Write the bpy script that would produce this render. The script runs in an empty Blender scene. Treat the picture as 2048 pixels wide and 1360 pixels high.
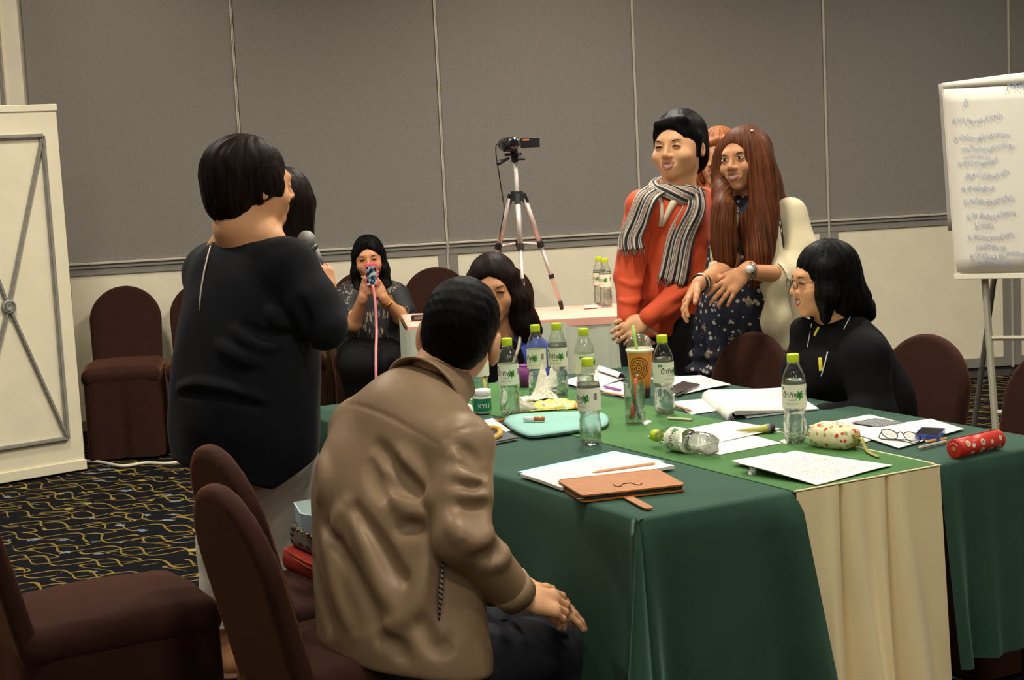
import bpy, bmesh, math, random
import numpy as np
from mathutils import Vector, Matrix
from mathutils.bvhtree import BVHTree

SC = bpy.context.scene
COL = SC.collection
random.seed(7); RNG = np.random.default_rng(7)

# ---------------------------------------------------------------- camera
FPX, PITCH, ROLL, CAMZ = 3302.3, 0.1187, 0.0505, 1.5422
FW = np.array([0, math.cos(PITCH), -math.sin(PITCH)])
_rt = np.array([1., 0, 0]); _up = np.cross(_rt, FW)
CR = math.cos(ROLL)*_rt - math.sin(ROLL)*_up
CU = math.sin(ROLL)*_rt + math.cos(ROLL)*_up
CAM = np.array([0, 0, CAMZ])
cd = bpy.data.cameras.new('camera'); cam = bpy.data.objects.new('camera', cd); COL.objects.link(cam)
cd.sensor_width = 36; cd.lens = FPX*36/2048; cd.clip_start = .05; cd.clip_end = 60
cam.matrix_world = Matrix(((CR[0], CU[0], -FW[0], 0), (CR[1], CU[1], -FW[1], 0), (CR[2], CU[2], -FW[2], CAMZ), (0, 0, 0, 1)))
SC.camera = cam

# ---------------------------------------------------------------- light
SC.view_settings.view_transform = 'Standard'; SC.view_settings.look = 'None'
SC.view_settings.exposure = 0.45; SC.view_settings.gamma = 1; SC.view_settings.use_curve_mapping = False
wd_ = bpy.data.worlds.new('world'); SC.world = wd_; wd_.use_nodes = True
wd_.node_tree.nodes['Background'].inputs[0].default_value = (1, .92, .8, 1)
wd_.node_tree.nodes['Background'].inputs[1].default_value = .13
CEIL = 3.3
LIGHTS = [(x, y, p*w*(.45 if x < -1 and y < 4 else 1.7 if x < -1 and y < 6 else 1)) for y, w in ((-1.0, 13), (1.0, 12), (3.1, 15), (5.0, 19), (6.9, 35), (8.3, 12)) for x, p in ((-2.0, .75), (.4, 1.25), (2.6, .9))]
for lx, ly, pw in LIGHTS:
    ld = bpy.data.lights.new('ceiling_light', 'AREA'); ld.shape = 'DISK'; ld.size = .34
    ld.energy = pw; ld.color = (1, .93, .81); ld.spread = math.radians(150)
    lo = bpy.data.objects.new('ceiling_light', ld); COL.objects.link(lo); lo.location = (lx, ly, CEIL-.035)

# ---------------------------------------------------------------- geometry helpers
def ray(px, py):
    d = FW + CR*(px-1024)/FPX - CU*(py-680)/FPX
    return d
def at(px, py, Y):            # point seen at a pixel, at distance Y into the room
    d = ray(px, py); return CAM + d*(Y/d[1])
def atz(px, py, z):           # point seen at a pixel, on the height z
    d = ray(px, py); return CAM + d*((z-CAMZ)/d[2])
def V(*a): return np.array(a, float)
def nrm(v): v = np.asarray(v, float); return v/np.linalg.norm(v)

ORG = {}
def mesh_data(name, verts, faces, mats=None, smooth=False, mi=None, uv=None, col=None):
    me = bpy.data.meshes.new(name)
    verts = np.asarray(verts, np.float32).reshape(-1, 3)
    if isinstance(faces, np.ndarray) and faces.ndim == 2:
        nf, k = faces.shape
        me.vertices.add(len(verts)); me.vertices.foreach_set('co', verts.ravel())
        me.loops.add(nf*k); me.loops.foreach_set('vertex_index', faces.astype(np.int32).ravel())
        me.polygons.add(nf); me.polygons.foreach_set('loop_start', np.arange(0, nf*k, k, dtype=np.int32))
        me.update(calc_edges=True); me.validate()
    else:
        me.from_pydata([tuple(map(float, v)) for v in verts], [], [tuple(int(i) for i in f) for f in faces]); me.update()
    for m in (mats if isinstance(mats, (list, tuple)) else [mats]):
        if m: me.materials.append(m)
    if mi is not None: me.polygons.foreach_set('material_index', np.asarray(mi, np.int32))
    if smooth: me.polygons.foreach_set('use_smooth', np.ones(len(me.polygons), bool))
    if uv is not None:
        ul = me.uv_layers.new(name='UVMap'); li = np.empty(len(me.loops), np.int32); me.loops.foreach_get('vertex_index', li)
        ul.data.foreach_set('uv', np.asarray(uv, np.float32)[li].ravel())
    if col is not None:
        a = me.color_attributes.new('Col', 'FLOAT_COLOR', 'POINT'); c = np.ones((len(me.vertices), 4), np.float32); c[:, :3] = col
        a.data.foreach_set('color', c.ravel())
    return me
def link(name, me, parent=None, org=None):
    o = bpy.data.objects.new(name, me); COL.objects.link(o)
    if parent is not None: o.parent = parent
    if org is not None: o.location = org
    return o
def tag(o, label=None, cat=None, group=None, kind=None):
    if label: o['label'] = label
    if cat: o['category'] = cat
    if group: o['group'] = group
    if kind: o['kind'] = kind
    return o
def empty(name, loc=(0, 0, 0), rz=0, label=None, cat=None, group=None):
    o = bpy.data.objects.new(name, None); COL.objects.link(o); o.location = loc; o.rotation_euler = (0, 0, rz); o.empty_display_size = .05
    ORG[o] = np.array(loc, float) if rz == 0 else None
    return tag(o, label, cat, group)
# mesh in WORLD coordinates put under a parent (or top-level with its own base origin)
def add(name, vf, mat, parent=None, smooth=False, label=None, cat=None, group=None, kind=None, **kw):
    v, f = vf[0], vf[1]
    v = np.asarray(v, float).reshape(-1, 3)
    if parent is not None: org = ORG.get(parent, np.zeros(3))
    else: org = np.array([(v[:, 0].min()+v[:, 0].max())/2, (v[:, 1].min()+v[:, 1].max())/2, v[:, 2].min()])
    o = link(name, mesh_data(name, v-org, f, mat, smooth, **kw), parent, org if parent is None else None)
    ORG[o] = org
    return tag(o, label, cat, group, kind)
# mesh in the parent's LOCAL coordinates
def addl(name, vf, mat, parent=None, smooth=False, label=None, **kw):
    o = link(name, mesh_data(name, vf[0], vf[1], mat, smooth, **kw), parent); ORG[o] = np.zeros(3)
    if label: o['label'] = label
    return o
def dup(root, loc=None, rot=None, label=None):
    r = root.copy(); COL.objects.link(r)
    if loc is not None: r.location = loc
    if rot is not None: r.rotation_euler = rot
    if label: r['label'] = label
    for ch in list(root.children):
        c = ch.copy(); COL.objects.link(c); c.parent = r
        for g in list(ch.children):
            d = g.copy(); COL.objects.link(d); d.parent = c
    return r
def merge(*parts):
    vs, fs, n = [], [], 0
    for v, f in parts:
        v = np.asarray(v, float).reshape(-1, 3); vs.append(v); fs += [tuple(int(i)+n for i in q) for q in f]; n += len(v)
    return np.vstack(vs), fs
def xf(vf, M):
    M = np.asarray(M, float); v = np.asarray(vf[0], float).reshape(-1, 3); return v@M[:3, :3].T + M[:3, 3], vf[1]
def frame(o, x, y, z):
    M = np.eye(4); M[:3, 0] = x; M[:3, 1] = y; M[:3, 2] = z; M[:3, 3] = o; return M
def rotz(a, o=(0, 0, 0)):
    c, s = math.cos(a), math.sin(a); M = np.eye(4); M[0, 0] = c; M[0, 1] = -s; M[1, 0] = s; M[1, 1] = c; M[:3, 3] = o; return M
def rot_axis(ax, a):
    return np.array(Matrix.Rotation(a, 3, Vector(ax)))
def box(lo, hi, bev=0):
    bm = bmesh.new(); bmesh.ops.create_cube(bm, size=1)
    lo, hi = np.array(lo, float), np.array(hi, float)
    for v in bm.verts: v.co = Vector(lo + (np.array(v.co)+.5)*(hi-lo))
    if bev: bmesh.ops.bevel(bm, geom=bm.edges[:], offset=bev, segments=2, affect='EDGES', profile=.6)
    return bm_vf(bm)
def bm_vf(bm):
    bm.verts.index_update(); r = (np.array([v.co[:] for v in bm.verts]), [tuple(v.index for v in f.verts) for f in bm.faces]); bm.free(); return r
def tube(pts, r, n=8, cap=True):
    pts = np.array(pts, float); m = len(pts); r = np.broadcast_to(np.array(r, float), (m,))
    vs = []; fs = []; prev = None
    for i in range(m):
        t = pts[min(i+1, m-1)]-pts[max(i-1, 0)]; t = nrm(t)
        if prev is None: a = np.cross(t, [0, 0, 1.] if abs(t[2]) < .9 else [1., 0, 0])
        else: a = prev - t*np.dot(prev, t)
        a = nrm(a); prev = a; b = np.cross(t, a)
        for k in range(n):
            q = 2*math.pi*k/n; vs.append(pts[i]+r[i]*(a*math.cos(q)+b*math.sin(q)))
    for i in range(m-1):
        for k in range(n): fs.append((i*n+k, i*n+(k+1) % n, (i+1)*n+(k+1) % n, (i+1)*n+k))
    if cap: fs.append(tuple(range(n-1, -1, -1))); fs.append(tuple(range((m-1)*n, m*n)))
    return np.array(vs), fs
def lathe(prof, n=24, closed=False):
    vs = []; fs = []; m = len(prof)
    for r, z in prof:
        for k in range(n): q = 2*math.pi*k/n; vs.append((r*math.cos(q), r*math.sin(q), z))
    for i in range(m-1):
        for k in range(n): fs.append((i*n+k, i*n+(k+1) % n, (i+1)*n+(k+1) % n, (i+1)*n+k))
    if not closed:
        if prof[0][0] > 1e-6: fs.append(tuple(range(n-1, -1, -1)))
        if prof[-1][0] > 1e-6: fs.append(tuple(range((m-1)*n, m*n)))
    return np.array(vs), fs
def grid(fn, nu, nv, wrap=False):
    vs = [fn(i/(nu-1), j/(nv-1)) for i in range(nu) for j in range(nv)]
    fs = [(i*nv+j, (i+1)*nv+j, (i+1)*nv+j+1, i*nv+j+1) for i in range(nu-1) for j in range(nv-1)]
    return np.array(vs), fs
def guv(nu, nv): return np.array([(i/(nu-1), j/(nv-1)) for i in range(nu) for j in range(nv)])
def slab(outline, t, axis=None):       # flat polygon outline (N,3) thickened along its normal
    P = np.array(outline, float); n = len(P)
    if axis is None: axis = nrm(np.cross(P[1]-P[0], P[2]-P[0]))
    Q = P+np.array(axis)*t
    fs = [tuple(range(n-1, -1, -1)), tuple(range(n, 2*n))]+[(i, (i+1) % n, n+(i+1) % n, n+i) for i in range(n)]
    return np.vstack([P, Q]), fs
def solid(vf, t):                     # give an open sheet thickness along its vertex normals
    bm = bmesh.new(); vs = [bm.verts.new(Vector(v)) for v in np.asarray(vf[0], float)]
    for f in vf[1]:
        try: bm.faces.new([vs[i] for i in f])
        except ValueError: pass
    bm.normal_update(); bmesh.ops.solidify(bm, geom=bm.faces[:], thickness=t)
    return bm_vf(bm)
def spline(pts, n):                   # Catmull-Rom through points
    P = np.array(pts, float); P = np.vstack([2*P[0]-P[1], P, 2*P[-1]-P[-2]]); m = len(P)-3; out = []
    for i in range(n):
        s = i/(n-1)*m; k = min(int(s), m-1); t = s-k; a, b, c, d = P[k:k+4]
        out.append(.5*((2*b)+(-a+c)*t+(2*a-5*b+4*c-d)*t*t+(-a+3*b-3*c+d)*t**3))
    return np.array(out)

# ---------------------------------------------------------------- materials
MATS = {}
def lin(c):
    return tuple((x/12.92 if x <= .04045 else ((x+.055)/1.055)**2.4) for x in [q/255 for q in c])
def mat(name, rgb, rough=.6, metal=0, spec=.5, bump=0, bscale=60, var=.12, vscale=8, sheen=0, trans=0, ior=1.45, alpha=1, coat=0, stretch=None, emit=None, vcol=False, sss=0):
    if name in MATS: return MATS[name]
    m = bpy.data.materials.new(name); m.use_nodes = True; nt = m.node_tree; N = nt.nodes; L = nt.links
    b = N['Principled BSDF']; c = lin(rgb)
    b.inputs['Roughness'].default_value = rough; b.inputs['Metallic'].default_value = metal
    b.inputs['Specular IOR Level'].default_value = spec; b.inputs['IOR'].default_value = ior
    b.inputs['Transmission Weight'].default_value = trans; b.inputs['Alpha'].default_value = alpha
    b.inputs['Coat Weight'].default_value = coat
    if sheen: b.inputs['Sheen Weight'].default_value = sheen; b.inputs['Sheen Roughness'].default_value = .4
    if sss: b.inputs['Subsurface Weight'].default_value = sss; b.inputs['Subsurface Radius'].default_value = (.01, .004, .002); b.inputs['Subsurface Scale'].default_value = 1
    tc = N.new('ShaderNodeTexCoord'); vec = tc.outputs['Object']
    if stretch:
        mp = N.new('ShaderNodeMapping'); mp.inputs['Scale'].default_value = stretch; L.new(vec, mp.inputs['Vector']); vec = mp.outputs['Vector']
    no = N.new('ShaderNodeTexNoise'); no.inputs['Scale'].default_value = vscale; no.inputs['Detail'].default_value = 4; L.new(vec, no.inputs['Vector'])
    mx = N.new('ShaderNodeMix'); mx.data_type = 'RGBA'; mx.blend_type = 'MULTIPLY'
    rp = N.new('ShaderNodeMapRange'); rp.inputs['From Min'].default_value = .3; rp.inputs['From Max'].default_value = .7
    rp.inputs['To Min'].default_value = 1-var; rp.inputs['To Max'].default_value = 1+var*.5; L.new(no.outputs['Fac'], rp.inputs['Value'])
    mx.inputs['Factor'].default_value = 1; mx.inputs[6].default_value = (*c, 1); L.new(rp.outputs['Result'], mx.inputs[7])
    if vcol:
        at_ = N.new('ShaderNodeAttribute'); at_.attribute_name = 'Col'; L.new(at_.outputs['Color'], mx.inputs[6])
    L.new(mx.outputs[2], b.inputs['Base Color'])
    if bump:
        n2 = N.new('ShaderNodeTexNoise'); n2.inputs['Scale'].default_value = bscale; n2.inputs['Detail'].default_value = 3; L.new(vec, n2.inputs['Vector'])
        bp = N.new('ShaderNodeBump'); bp.inputs['Strength'].default_value = bump; bp.inputs['Distance'].default_value = .004; L.new(n2.outputs['Fac'], bp.inputs['Height']); L.new(bp.outputs['Normal'], b.inputs['Normal'])
    if emit: b.inputs['Emission Color'].default_value = (*lin(emit[0]), 1); b.inputs['Emission Strength'].default_value = emit[1]
    MATS[name] = m; return m
class NB:                              # small node-building helper
    def __init__(s, name, rough=.7):
        s.m = bpy.data.materials.new(name); s.m.use_nodes = True; s.nt = s.m.node_tree; s.N = s.nt.nodes; s.L = s.nt.links
        s.b = s.N['Principled BSDF']; s.b.inputs['Roughness'].default_value = rough; MATS[name] = s.m
        s.tc = s.N.new('ShaderNodeTexCoord')
    def set(s, node, inp, v):
        if hasattr(v, 'is_output'): s.L.new(v, node.inputs[inp])
        else: node.inputs[inp].default_value = v
    def math(s, op, a, b=None, c=None):
        n = s.N.new('ShaderNodeMath'); n.operation = op; s.set(n, 0, a)
        if b is not None: s.set(n, 1, b)
        if c is not None: s.set(n, 2, c)
        return n.outputs[0]
    def sep(s, v):
        n = s.N.new('ShaderNodeSeparateXYZ'); s.L.new(v, n.inputs[0]); return n.outputs
    def comb(s, x, y, z=0.):
        n = s.N.new('ShaderNodeCombineXYZ'); s.set(n, 0, x); s.set(n, 1, y); s.set(n, 2, z); return n.outputs[0]
    def noise(s, v, scale, detail=3, out='Fac'):
        n = s.N.new('ShaderNodeTexNoise'); s.L.new(v, n.inputs['Vector']); n.inputs['Scale'].default_value = scale; n.inputs['Detail'].default_value = detail; return n.outputs[out]
    def voro(s, v, scale, rnd=1., out='Distance'):
        n = s.N.new('ShaderNodeTexVoronoi'); s.L.new(v, n.inputs['Vector']); n.inputs['Scale'].default_value = scale; n.inputs['Randomness'].default_value = rnd; return n.outputs[out]
    def ramp(s, x, a, b, lo=0., hi=1.):
        n = s.N.new('ShaderNodeMapRange'); s.set(n, 'Value', x); n.inputs['From Min'].default_value = a; n.inputs['From Max'].default_value = b; n.inputs['To Min'].default_value = lo; n.inputs['To Max'].default_value = hi; return n.outputs[0]
    def mix(s, f, a, b):
        n = s.N.new('ShaderNodeMix'); n.data_type = 'RGBA'; s.set(n, 0, f)
        for i, v in ((6, a), (7, b)):
            if isinstance(v, tuple): v = (*lin(v), 1)
            s.set(n, i, v)
        return n.outputs[2]
    def done(s, color, bump=None, strength=.3, dist=.004):
        if isinstance(color, tuple): s.b.inputs['Base Color'].default_value = (*lin(color), 1)
        else: s.L.new(color, s.b.inputs['Base Color'])
        if bump is not None:
            bp = s.N.new('ShaderNodeBump'); bp.inputs['Strength'].default_value = strength; bp.inputs['Distance'].default_value = dist; s.L.new(bump, bp.inputs['Height']); s.L.new(bp.outputs['Normal'], s.b.inputs['Normal'])
        return s.m

# ---------------------------------------------------------------- implicit surfaces -> mesh
def p_cone(a, b, ra, rb, flat=None, ratio=1.):
    a = np.asarray(a, np.float32); b = np.asarray(b, np.float32); n = None if flat is None else nrm(flat).astype(np.float32)
    R = max(ra, rb); lo = np.minimum(a, b)-R; hi = np.maximum(a, b)+R
    def f(P):
        q = P-a
        ba = b-a
        if n is not None:
            q = q + n*((q@n)*(1/ratio-1))[:, None]; ba = ba + n*((ba@n)*(1/ratio-1))
        t = np.clip(q@ba/max(float(ba@ba), 1e-9), 0, 1)
        d = np.linalg.norm(q-t[:, None]*ba, axis=1)-(ra+t*(rb-ra))
        return d*min(1, ratio) if n is not None else d
    return f, lo, hi
def p_ell(c, r, R=None):
    c = np.asarray(c, np.float32); r = np.asarray(r, np.float32); R = None if R is None else np.asarray(R, np.float32)
    m = r if R is None else np.abs(R)@r
    def f(P):
        q = P-c
        if R is not None: q = q@R
        k0 = np.linalg.norm(q/r, axis=1); k1 = np.linalg.norm(q/(r*r), axis=1)
        return k0*(k0-1)/np.maximum(k1, 1e-6)
    return f, c-m, c+m
def p_box(c, h, R=None, rnd=.01):
    c = np.asarray(c, np.float32); h = np.asarray(h, np.float32); R = None if R is None else np.asarray(R, np.float32)
    m = h if R is None else np.abs(R)@h
    def f(P):
        q = P-c
        if R is not None: q = q@R
        q = np.abs(q)-(h-rnd); return np.linalg.norm(np.maximum(q, 0), axis=1)+np.minimum(q.max(1), 0)-rnd
    return f, c-m, c+m
def p_plane(p, n):                     # half space on the side of -n (keep with 'and')
    p = np.asarray(p, np.float32); n = nrm(n).astype(np.float32)
    return (lambda P: (P-p)@n), np.full(3, -9.), np.full(3, 9.)
class SDF:
    def __init__(s): s.ops = []; s.disp = None
    def add(s, prim, k=.02): s.ops.append(('+', prim, k)); return s
    def sub(s, prim, k=.01): s.ops.append(('-', prim, k)); return s
    def keep(s, prim, k=.004): s.ops.append(('&', prim, k)); return s
    def chain(s, pts, rad, k=.02, flat=None, ratio=1.):
        rad = np.broadcast_to(np.array(rad, float), (len(pts),))
        for i in range(len(pts)-1): s.add(p_cone(pts[i], pts[i+1], rad[i], rad[i+1], flat, ratio), k)
        return s
    def copy(s):
        c = SDF(); c.ops = list(s.ops); c.disp = s.disp; return c
    def ev(s, P, lo=None, hi=None):
        d = np.full(len(P), 1., np.float32)
        for op, (f, a, b), k in s.ops:
            if lo is not None and op != '&' and (np.any(lo > b+k+.02) or np.any(hi < a-k-.02)): continue
            e = f(P).astype(np.float32)
            if op == '+':
                h = np.maximum(k-np.abs(d-e), 0)/k; d = np.minimum(d, e)-h*h*k*.25
            else:
                if op == '-': e = -e
                h = np.maximum(k-np.abs(d-e), 0)/k; d = np.maximum(d, e)+h*h*k*.25
        if s.disp is not None: d = d+s.disp(P)
        return d
    def mesh(s, vox=.005, B=12):
        lo = np.min([o[1][1] for o in s.ops if o[0] == '+'], 0)-vox*3-.01; hi = np.max([o[1][2] for o in s.ops if o[0] == '+'], 0)+vox*3+.01
        nb = np.ceil((hi-lo)/(vox*B)).astype(int); n = nb*B
        gx = [(lo[i]+(np.arange(nb[i])+.5)*vox*B) for i in range(3)]
        C = np.stack(np.meshgrid(*gx, indexing='ij'), -1).reshape(-1, 3).astype(np.float32)
        dc = s.ev(C).reshape(nb); hd = vox*B*.87*1.5+.012
        D = np.repeat(np.repeat(np.repeat(np.where(dc < 0, -1., 1.).astype(np.float32), B, 0), B, 1), B, 2)
        loc = np.stack(np.meshgrid(*([np.arange(B)]*3), indexing='ij'), -1).reshape(-1, 3)
        for bi in np.argwhere(np.abs(dc) < hd):
            o = lo+bi*B*vox; P = (o+loc*vox).astype(np.float32)
            i, j, k = bi*B
            D[i:i+B, j:j+B, k:k+B] = s.ev(P, o, o+vox*B).reshape(B, B, B)
        return nets(D, lo, vox)
def nets(D, lo, vox):
    S = D < 0
    cnt = np.zeros(np.array(D.shape)-1, np.int8)
    for a in (0, 1):
        for b in (0, 1):
            for c in (0, 1): cnt += S[a:S.shape[0]-1+a, b:S.shape[1]-1+b, c:S.shape[2]-1+c]
    act = (cnt > 0) & (cnt < 8); idx = np.full(act.shape, -1, np.int32); I = np.argwhere(act); idx[act] = np.arange(len(I))
    acc = np.zeros((len(I), 3)); num = np.zeros(len(I))
    for ax in range(3):
        for a in (0, 1):
            for b in (0, 1):
                o = np.zeros(3, int); o[(ax+1) % 3] = a; o[(ax+2) % 3] = b
                p = I+o; q = p.copy(); q[:, ax] += 1
                d0 = D[p[:, 0], p[:, 1], p[:, 2]]; d1 = D[q[:, 0], q[:, 1], q[:, 2]]; m = (d0 < 0) != (d1 < 0)
                t = np.where(m, d0/np.where(m, d0-d1, 1), 0); r = o+np.eye(3)[ax]*t[:, None]
                acc += r*m[:, None]; num += m
    vs = lo+(I+acc/num[:, None])*vox
    F = []
    for ax in range(3):
        sl0 = [slice(None)]*3; sl1 = [slice(None)]*3; sl0[ax] = slice(0, -1); sl1[ax] = slice(1, None)
        m = S[tuple(sl0)] != S[tuple(sl1)]; E = np.argwhere(m)
        u, v = (ax+1) % 3, (ax+2) % 3
        E = E[(E[:, u] > 0) & (E[:, v] > 0) & (E[:, u] < D.shape[u]-1) & (E[:, v] < D.shape[v]-1)]
        sg = S[E[:, 0], E[:, 1], E[:, 2]]
        def cid(du, dv):
            Q = E.copy(); Q[:, u] -= du; Q[:, v] -= dv; return idx[Q[:, 0], Q[:, 1], Q[:, 2]]
        q = np.stack([cid(1, 1), cid(0, 1), cid(0, 0), cid(1, 0)], 1)
        q[~sg] = q[~sg][:, ::-1]; F.append(q)
    F = np.vstack(F); F = F[(F >= 0).all(1)]
    return vs, F
class Surf:                            # ray casting onto a mesh, from the viewpoint
    def __init__(s, vf): s.t = BVHTree.FromPolygons([tuple(v) for v in vf[0]], [tuple(map(int, f)) for f in vf[1]])
    def hit(s, px, py):
        h = s.t.ray_cast(Vector(CAM), Vector(nrm(ray(px, py))))
        return (None, None) if h[0] is None else (np.array(h[0]), np.array(h[1]))
    def near(s, p):
        h = s.t.find_nearest(Vector(p)); return np.array(h[0]), np.array(h[1])
# ================================================================ SETTING
WS = V(-.339, 9.404, 0); WD = V(math.cos(.1323), math.sin(.1323), 0); WN = V(math.sin(.1323), -math.cos(.1323), 0); PW = 1.1273
ZR, ZRB = .990, .929
def wallM(s, z=0, out=0): return frame(WS+WD*s+WN*out+V(0, 0, z), WD, -WN, V(0, 0, 1))   # local x along, y into wall, z up
def wallY(x): return WS[1]+(x-WS[0])*math.tan(.1323)

# --- materials of the room
nb = NB('carpet', .95); o = nb.tc.outputs['Object']
mp = nb.N.new('ShaderNodeMapping'); mp.inputs['Rotation'].default_value = (0, 0, .3); nb.L.new(o, mp.inputs['Vector']); o = mp.outputs['Vector']
nz = nb.noise(o, 3.2, 2, 'Color'); x, y, z = nb.sep(o); nx, ny, _ = nb.sep(nz)
x = nb.math('ADD', x, nb.math('MULTIPLY', nx, .11)); y = nb.math('ADD', y, nb.math('MULTIPLY', ny, .11))
def wavy(ax, ay, px_, py_, amp, ph, wdt):
    a = nb.math('ADD', nb.math('DIVIDE', ax, px_), nb.math('MULTIPLY', nb.math('SINE', nb.math('ADD', nb.math('MULTIPLY', ay, 6.283/py_), ph)), amp))
    f = nb.math('ABSOLUTE', nb.math('SUBTRACT', nb.math('FRACT', a), .5)); return nb.math('LESS_THAN', f, wdt)
l1 = wavy(y, x, .19, .30, .33, 0., .035); l2 = wavy(y, x, .19, .30, -.33, 1.0, .035); l3 = wavy(x, y, .36, .21, .28, 2., .02)
brk = nb.ramp(nb.noise(o, 9, 1), .34, .40)
brk2 = nb.ramp(nb.noise(nb.comb(y, x), 8, 1), .38, .44)
gold = nb.math('MAXIMUM', nb.math('MAXIMUM', nb.math('MULTIPLY', l1, brk), nb.math('MULTIPLY', l2, brk2)), nb.math('MULTIPLY', l3, brk2))
vd = nb.voro(nb.comb(x, nb.math('MULTIPLY', y, 1.4)), 7.5, .6); vc = nb.voro(nb.comb(x, nb.math('MULTIPLY', y, 1.4)), 7.5, .6, 'Color')
petal = nb.math('MULTIPLY', nb.math('LESS_THAN', nb.math('ADD', vd, nb.math('MULTIPLY', nb.noise(o, 55, 1), .42)), .40), 1.)
vr, vg, vb = nb.sep(vc)
fl = nb.mix(nb.math('GREATER_THAN', vr, .5), (150, 128, 62), (108, 118, 128))
fmask = nb.math('MULTIPLY', petal, nb.math('GREATER_THAN', vg, .3))
c = nb.mix(gold, (8, 9, 14), (122, 102, 48)); c = nb.mix(fmask, c, fl)
nb.b.inputs['Specular IOR Level'].default_value = .1
CARPET = nb.done(c, nb.noise(nb.tc.outputs['Object'], 900, 2), .5, .002)

nb = NB('wall_fabric', .9); o = nb.tc.outputs['Object']
w1 = nb.noise(o, 260, 2); mp = nb.N.new('ShaderNodeMapping'); mp.inputs['Scale'].default_value = (1, 1, .15); nb.L.new(o, mp.inputs['Vector']); w2 = nb.noise(mp.outputs[0], 420, 2)
mp = nb.N.new('ShaderNodeMapping'); mp.inputs['Scale'].default_value = (.15, 1, 1); nb.L.new(o, mp.inputs['Vector']); w3 = nb.noise(mp.outputs[0], 420, 2)
wv = nb.math('MULTIPLY', nb.math('ADD', nb.math('ADD', w2, w3), w1), .333)
FABRIC = nb.done(nb.mix(nb.ramp(wv, .34, .66), (118, 114, 106), (142, 137, 128)), wv, .25, .002)
CREAM = mat('wainscot_paint', (240, 231, 202), .45, var=.05, bump=.05)
RAILG = mat('grey_rail_paint', (138, 134, 124), .5, var=.08)
ALU = mat('aluminium_strip', (206, 200, 182), .4, metal=.2, var=.08)
WHITEW = mat('white_wall_paint', (230, 222, 196), .6, var=.05, bump=.06)
CEILM = mat('ceiling_paint', (225, 220, 208), .9, var=.04)

fl_ = add('floor', grid(lambda u, v: (-5+11*u, -1+12*v, 0), 2, 2), CARPET, kind='structure')
ce = add('ceiling', grid(lambda u, v: (-5+11*u, 11-12*v, CEIL), 2, 2), CEILM, kind='structure')
wb = empty('wall_back', tuple(WS)); wb['kind'] = 'structure'
add('backing', xf(box((-5, .03, 0), (6.2, .12, CEIL)), wallM(0)), RAILG, wb)
for k in range(-2, 5):
    s0, s1 = k*PW, (k+1)*PW; g = .008
    add('fabric_panel', xf(box((s0+g, .012, ZR+.012), (s1-g, .05, CEIL), .004), wallM(0)), FABRIC, wb)
    add('rail_trim', xf(box((s0+g, -.006, ZR), (s1-g, .05, ZR+.012), .002), wallM(0)), ALU, wb)
    add('rail', xf(merge(box((s0+g, .006, ZRB), (s1-g, .05, ZR), .002), box((s0+g, -.002, ZR-.022), (s1-g, .03, ZR-.012), .002)), wallM(0)), RAILG, wb)
    zb, zt = .115, ZRB
    add('frame', xf(merge(box((s0+g, .008, .06), (s1-g, .05, zb)), box((s0+g, .008, zb), (s0+.055, .05, zt)), box((s1-.055, .008, zb), (s1-g, .05, zt))), wallM(0)), RAILG, wb)
    add('wainscot_panel', xf(box((s0+.055, .014, zb), (s1-.055, .05, zt), .003), wallM(0)), CREAM, wb)
for k in range(-1, 5):
    add('seam_strip', xf(merge(box((k*PW-.007, 0, .05), (k*PW-.001, .05, CEIL)), box((k*PW+.001, .004, .05), (k*PW+.006, .05, CEIL))), wallM(0)), ALU, wb)
add('kick_gap', xf(box((-2.3, .03, 0), (6.2, .05, .06)), wallM(0)), mat('gap_shade_black', (18, 17, 16), .7), wb)  # black strip painting the shade in the gap under the panels
# white panelled wall to the left of the sliding panels
wl = empty('wall_left', tuple(WS+WD*(-2*PW))); wl['kind'] = 'structure'
add('wall_board', xf(box((-5.2, -.06, 0), (-2*PW-.004, .1, CEIL), .004), wallM(0)), WHITEW, wl)
for a, b in ((-.125, -.108), (-.10, -.093)):
    add('moulding', xf(box((-2*PW+a, -.072, .1), (-2*PW+b, -.05, CEIL), .003), wallM(0)), RAILG if b < -.1 else WHITEW, wl)

# --- white folding screen
SB = at(172, 945, 8.25); SB[2] = .012; sd = nrm(V(-.79, -.62, 0)); sn = nrm(V(.62, -.79, 0)); SW_, SH = .66, 1.83
PAINT = mat('screen_paint', (236, 228, 198), .4, var=.07, vscale=5, bump=.05, bscale=30)
MOULD = mat('grey_moulding', (142, 140, 130), .45, var=.1)
sc_ = empty('folding_screen', tuple(SB), label='cream folding screen with grey crossed mouldings at left edge', cat='screen')
SM = frame(SB, sd, -sn, V(0, 0, 1))      # local x leftwards along leaf, y away from the viewer, z up
add('leaf', xf(merge(box((0, 0, 0), (SW_, .04, SH), .004)), SM), PAINT, sc_)
add('leaf', xf(box((.006, .05, 0), (SW_, .09, SH), .004), SM), PAINT, sc_)
add('skirting', xf(box((-.004, -.012, 0), (SW_, .0, .05), .003), SM), PAINT, sc_)
add('top_cap', xf(box((-.003, -.006, SH-.03), (SW_, .095, SH+.004), .003), SM), PAINT, sc_)
def bar2(a, b, w=.022, d0=-.014):
    a, b = np.array(a), np.array(b); t = nrm(b-a); n = V(-t[1], t[0])
    out = []
    for q, dd in ((w/2, d0), (w*.22, d0-.006)):
        P = [V(*(a+n*q), 0), V(*(b+n*q), 0), V(*(b-n*q), 0), V(*(a-n*q), 0)]
        P = [V(p[0], .002, p[1]) for p in P]; out.append(slab(P, -dd+.002, V(0, -1, 0)))
    return xf(merge(*out), SM)
x0, x1, z0, z1 = .085, SW_-.085, .17, SH-.15; cx, cz = SW_/2, .86
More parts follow.
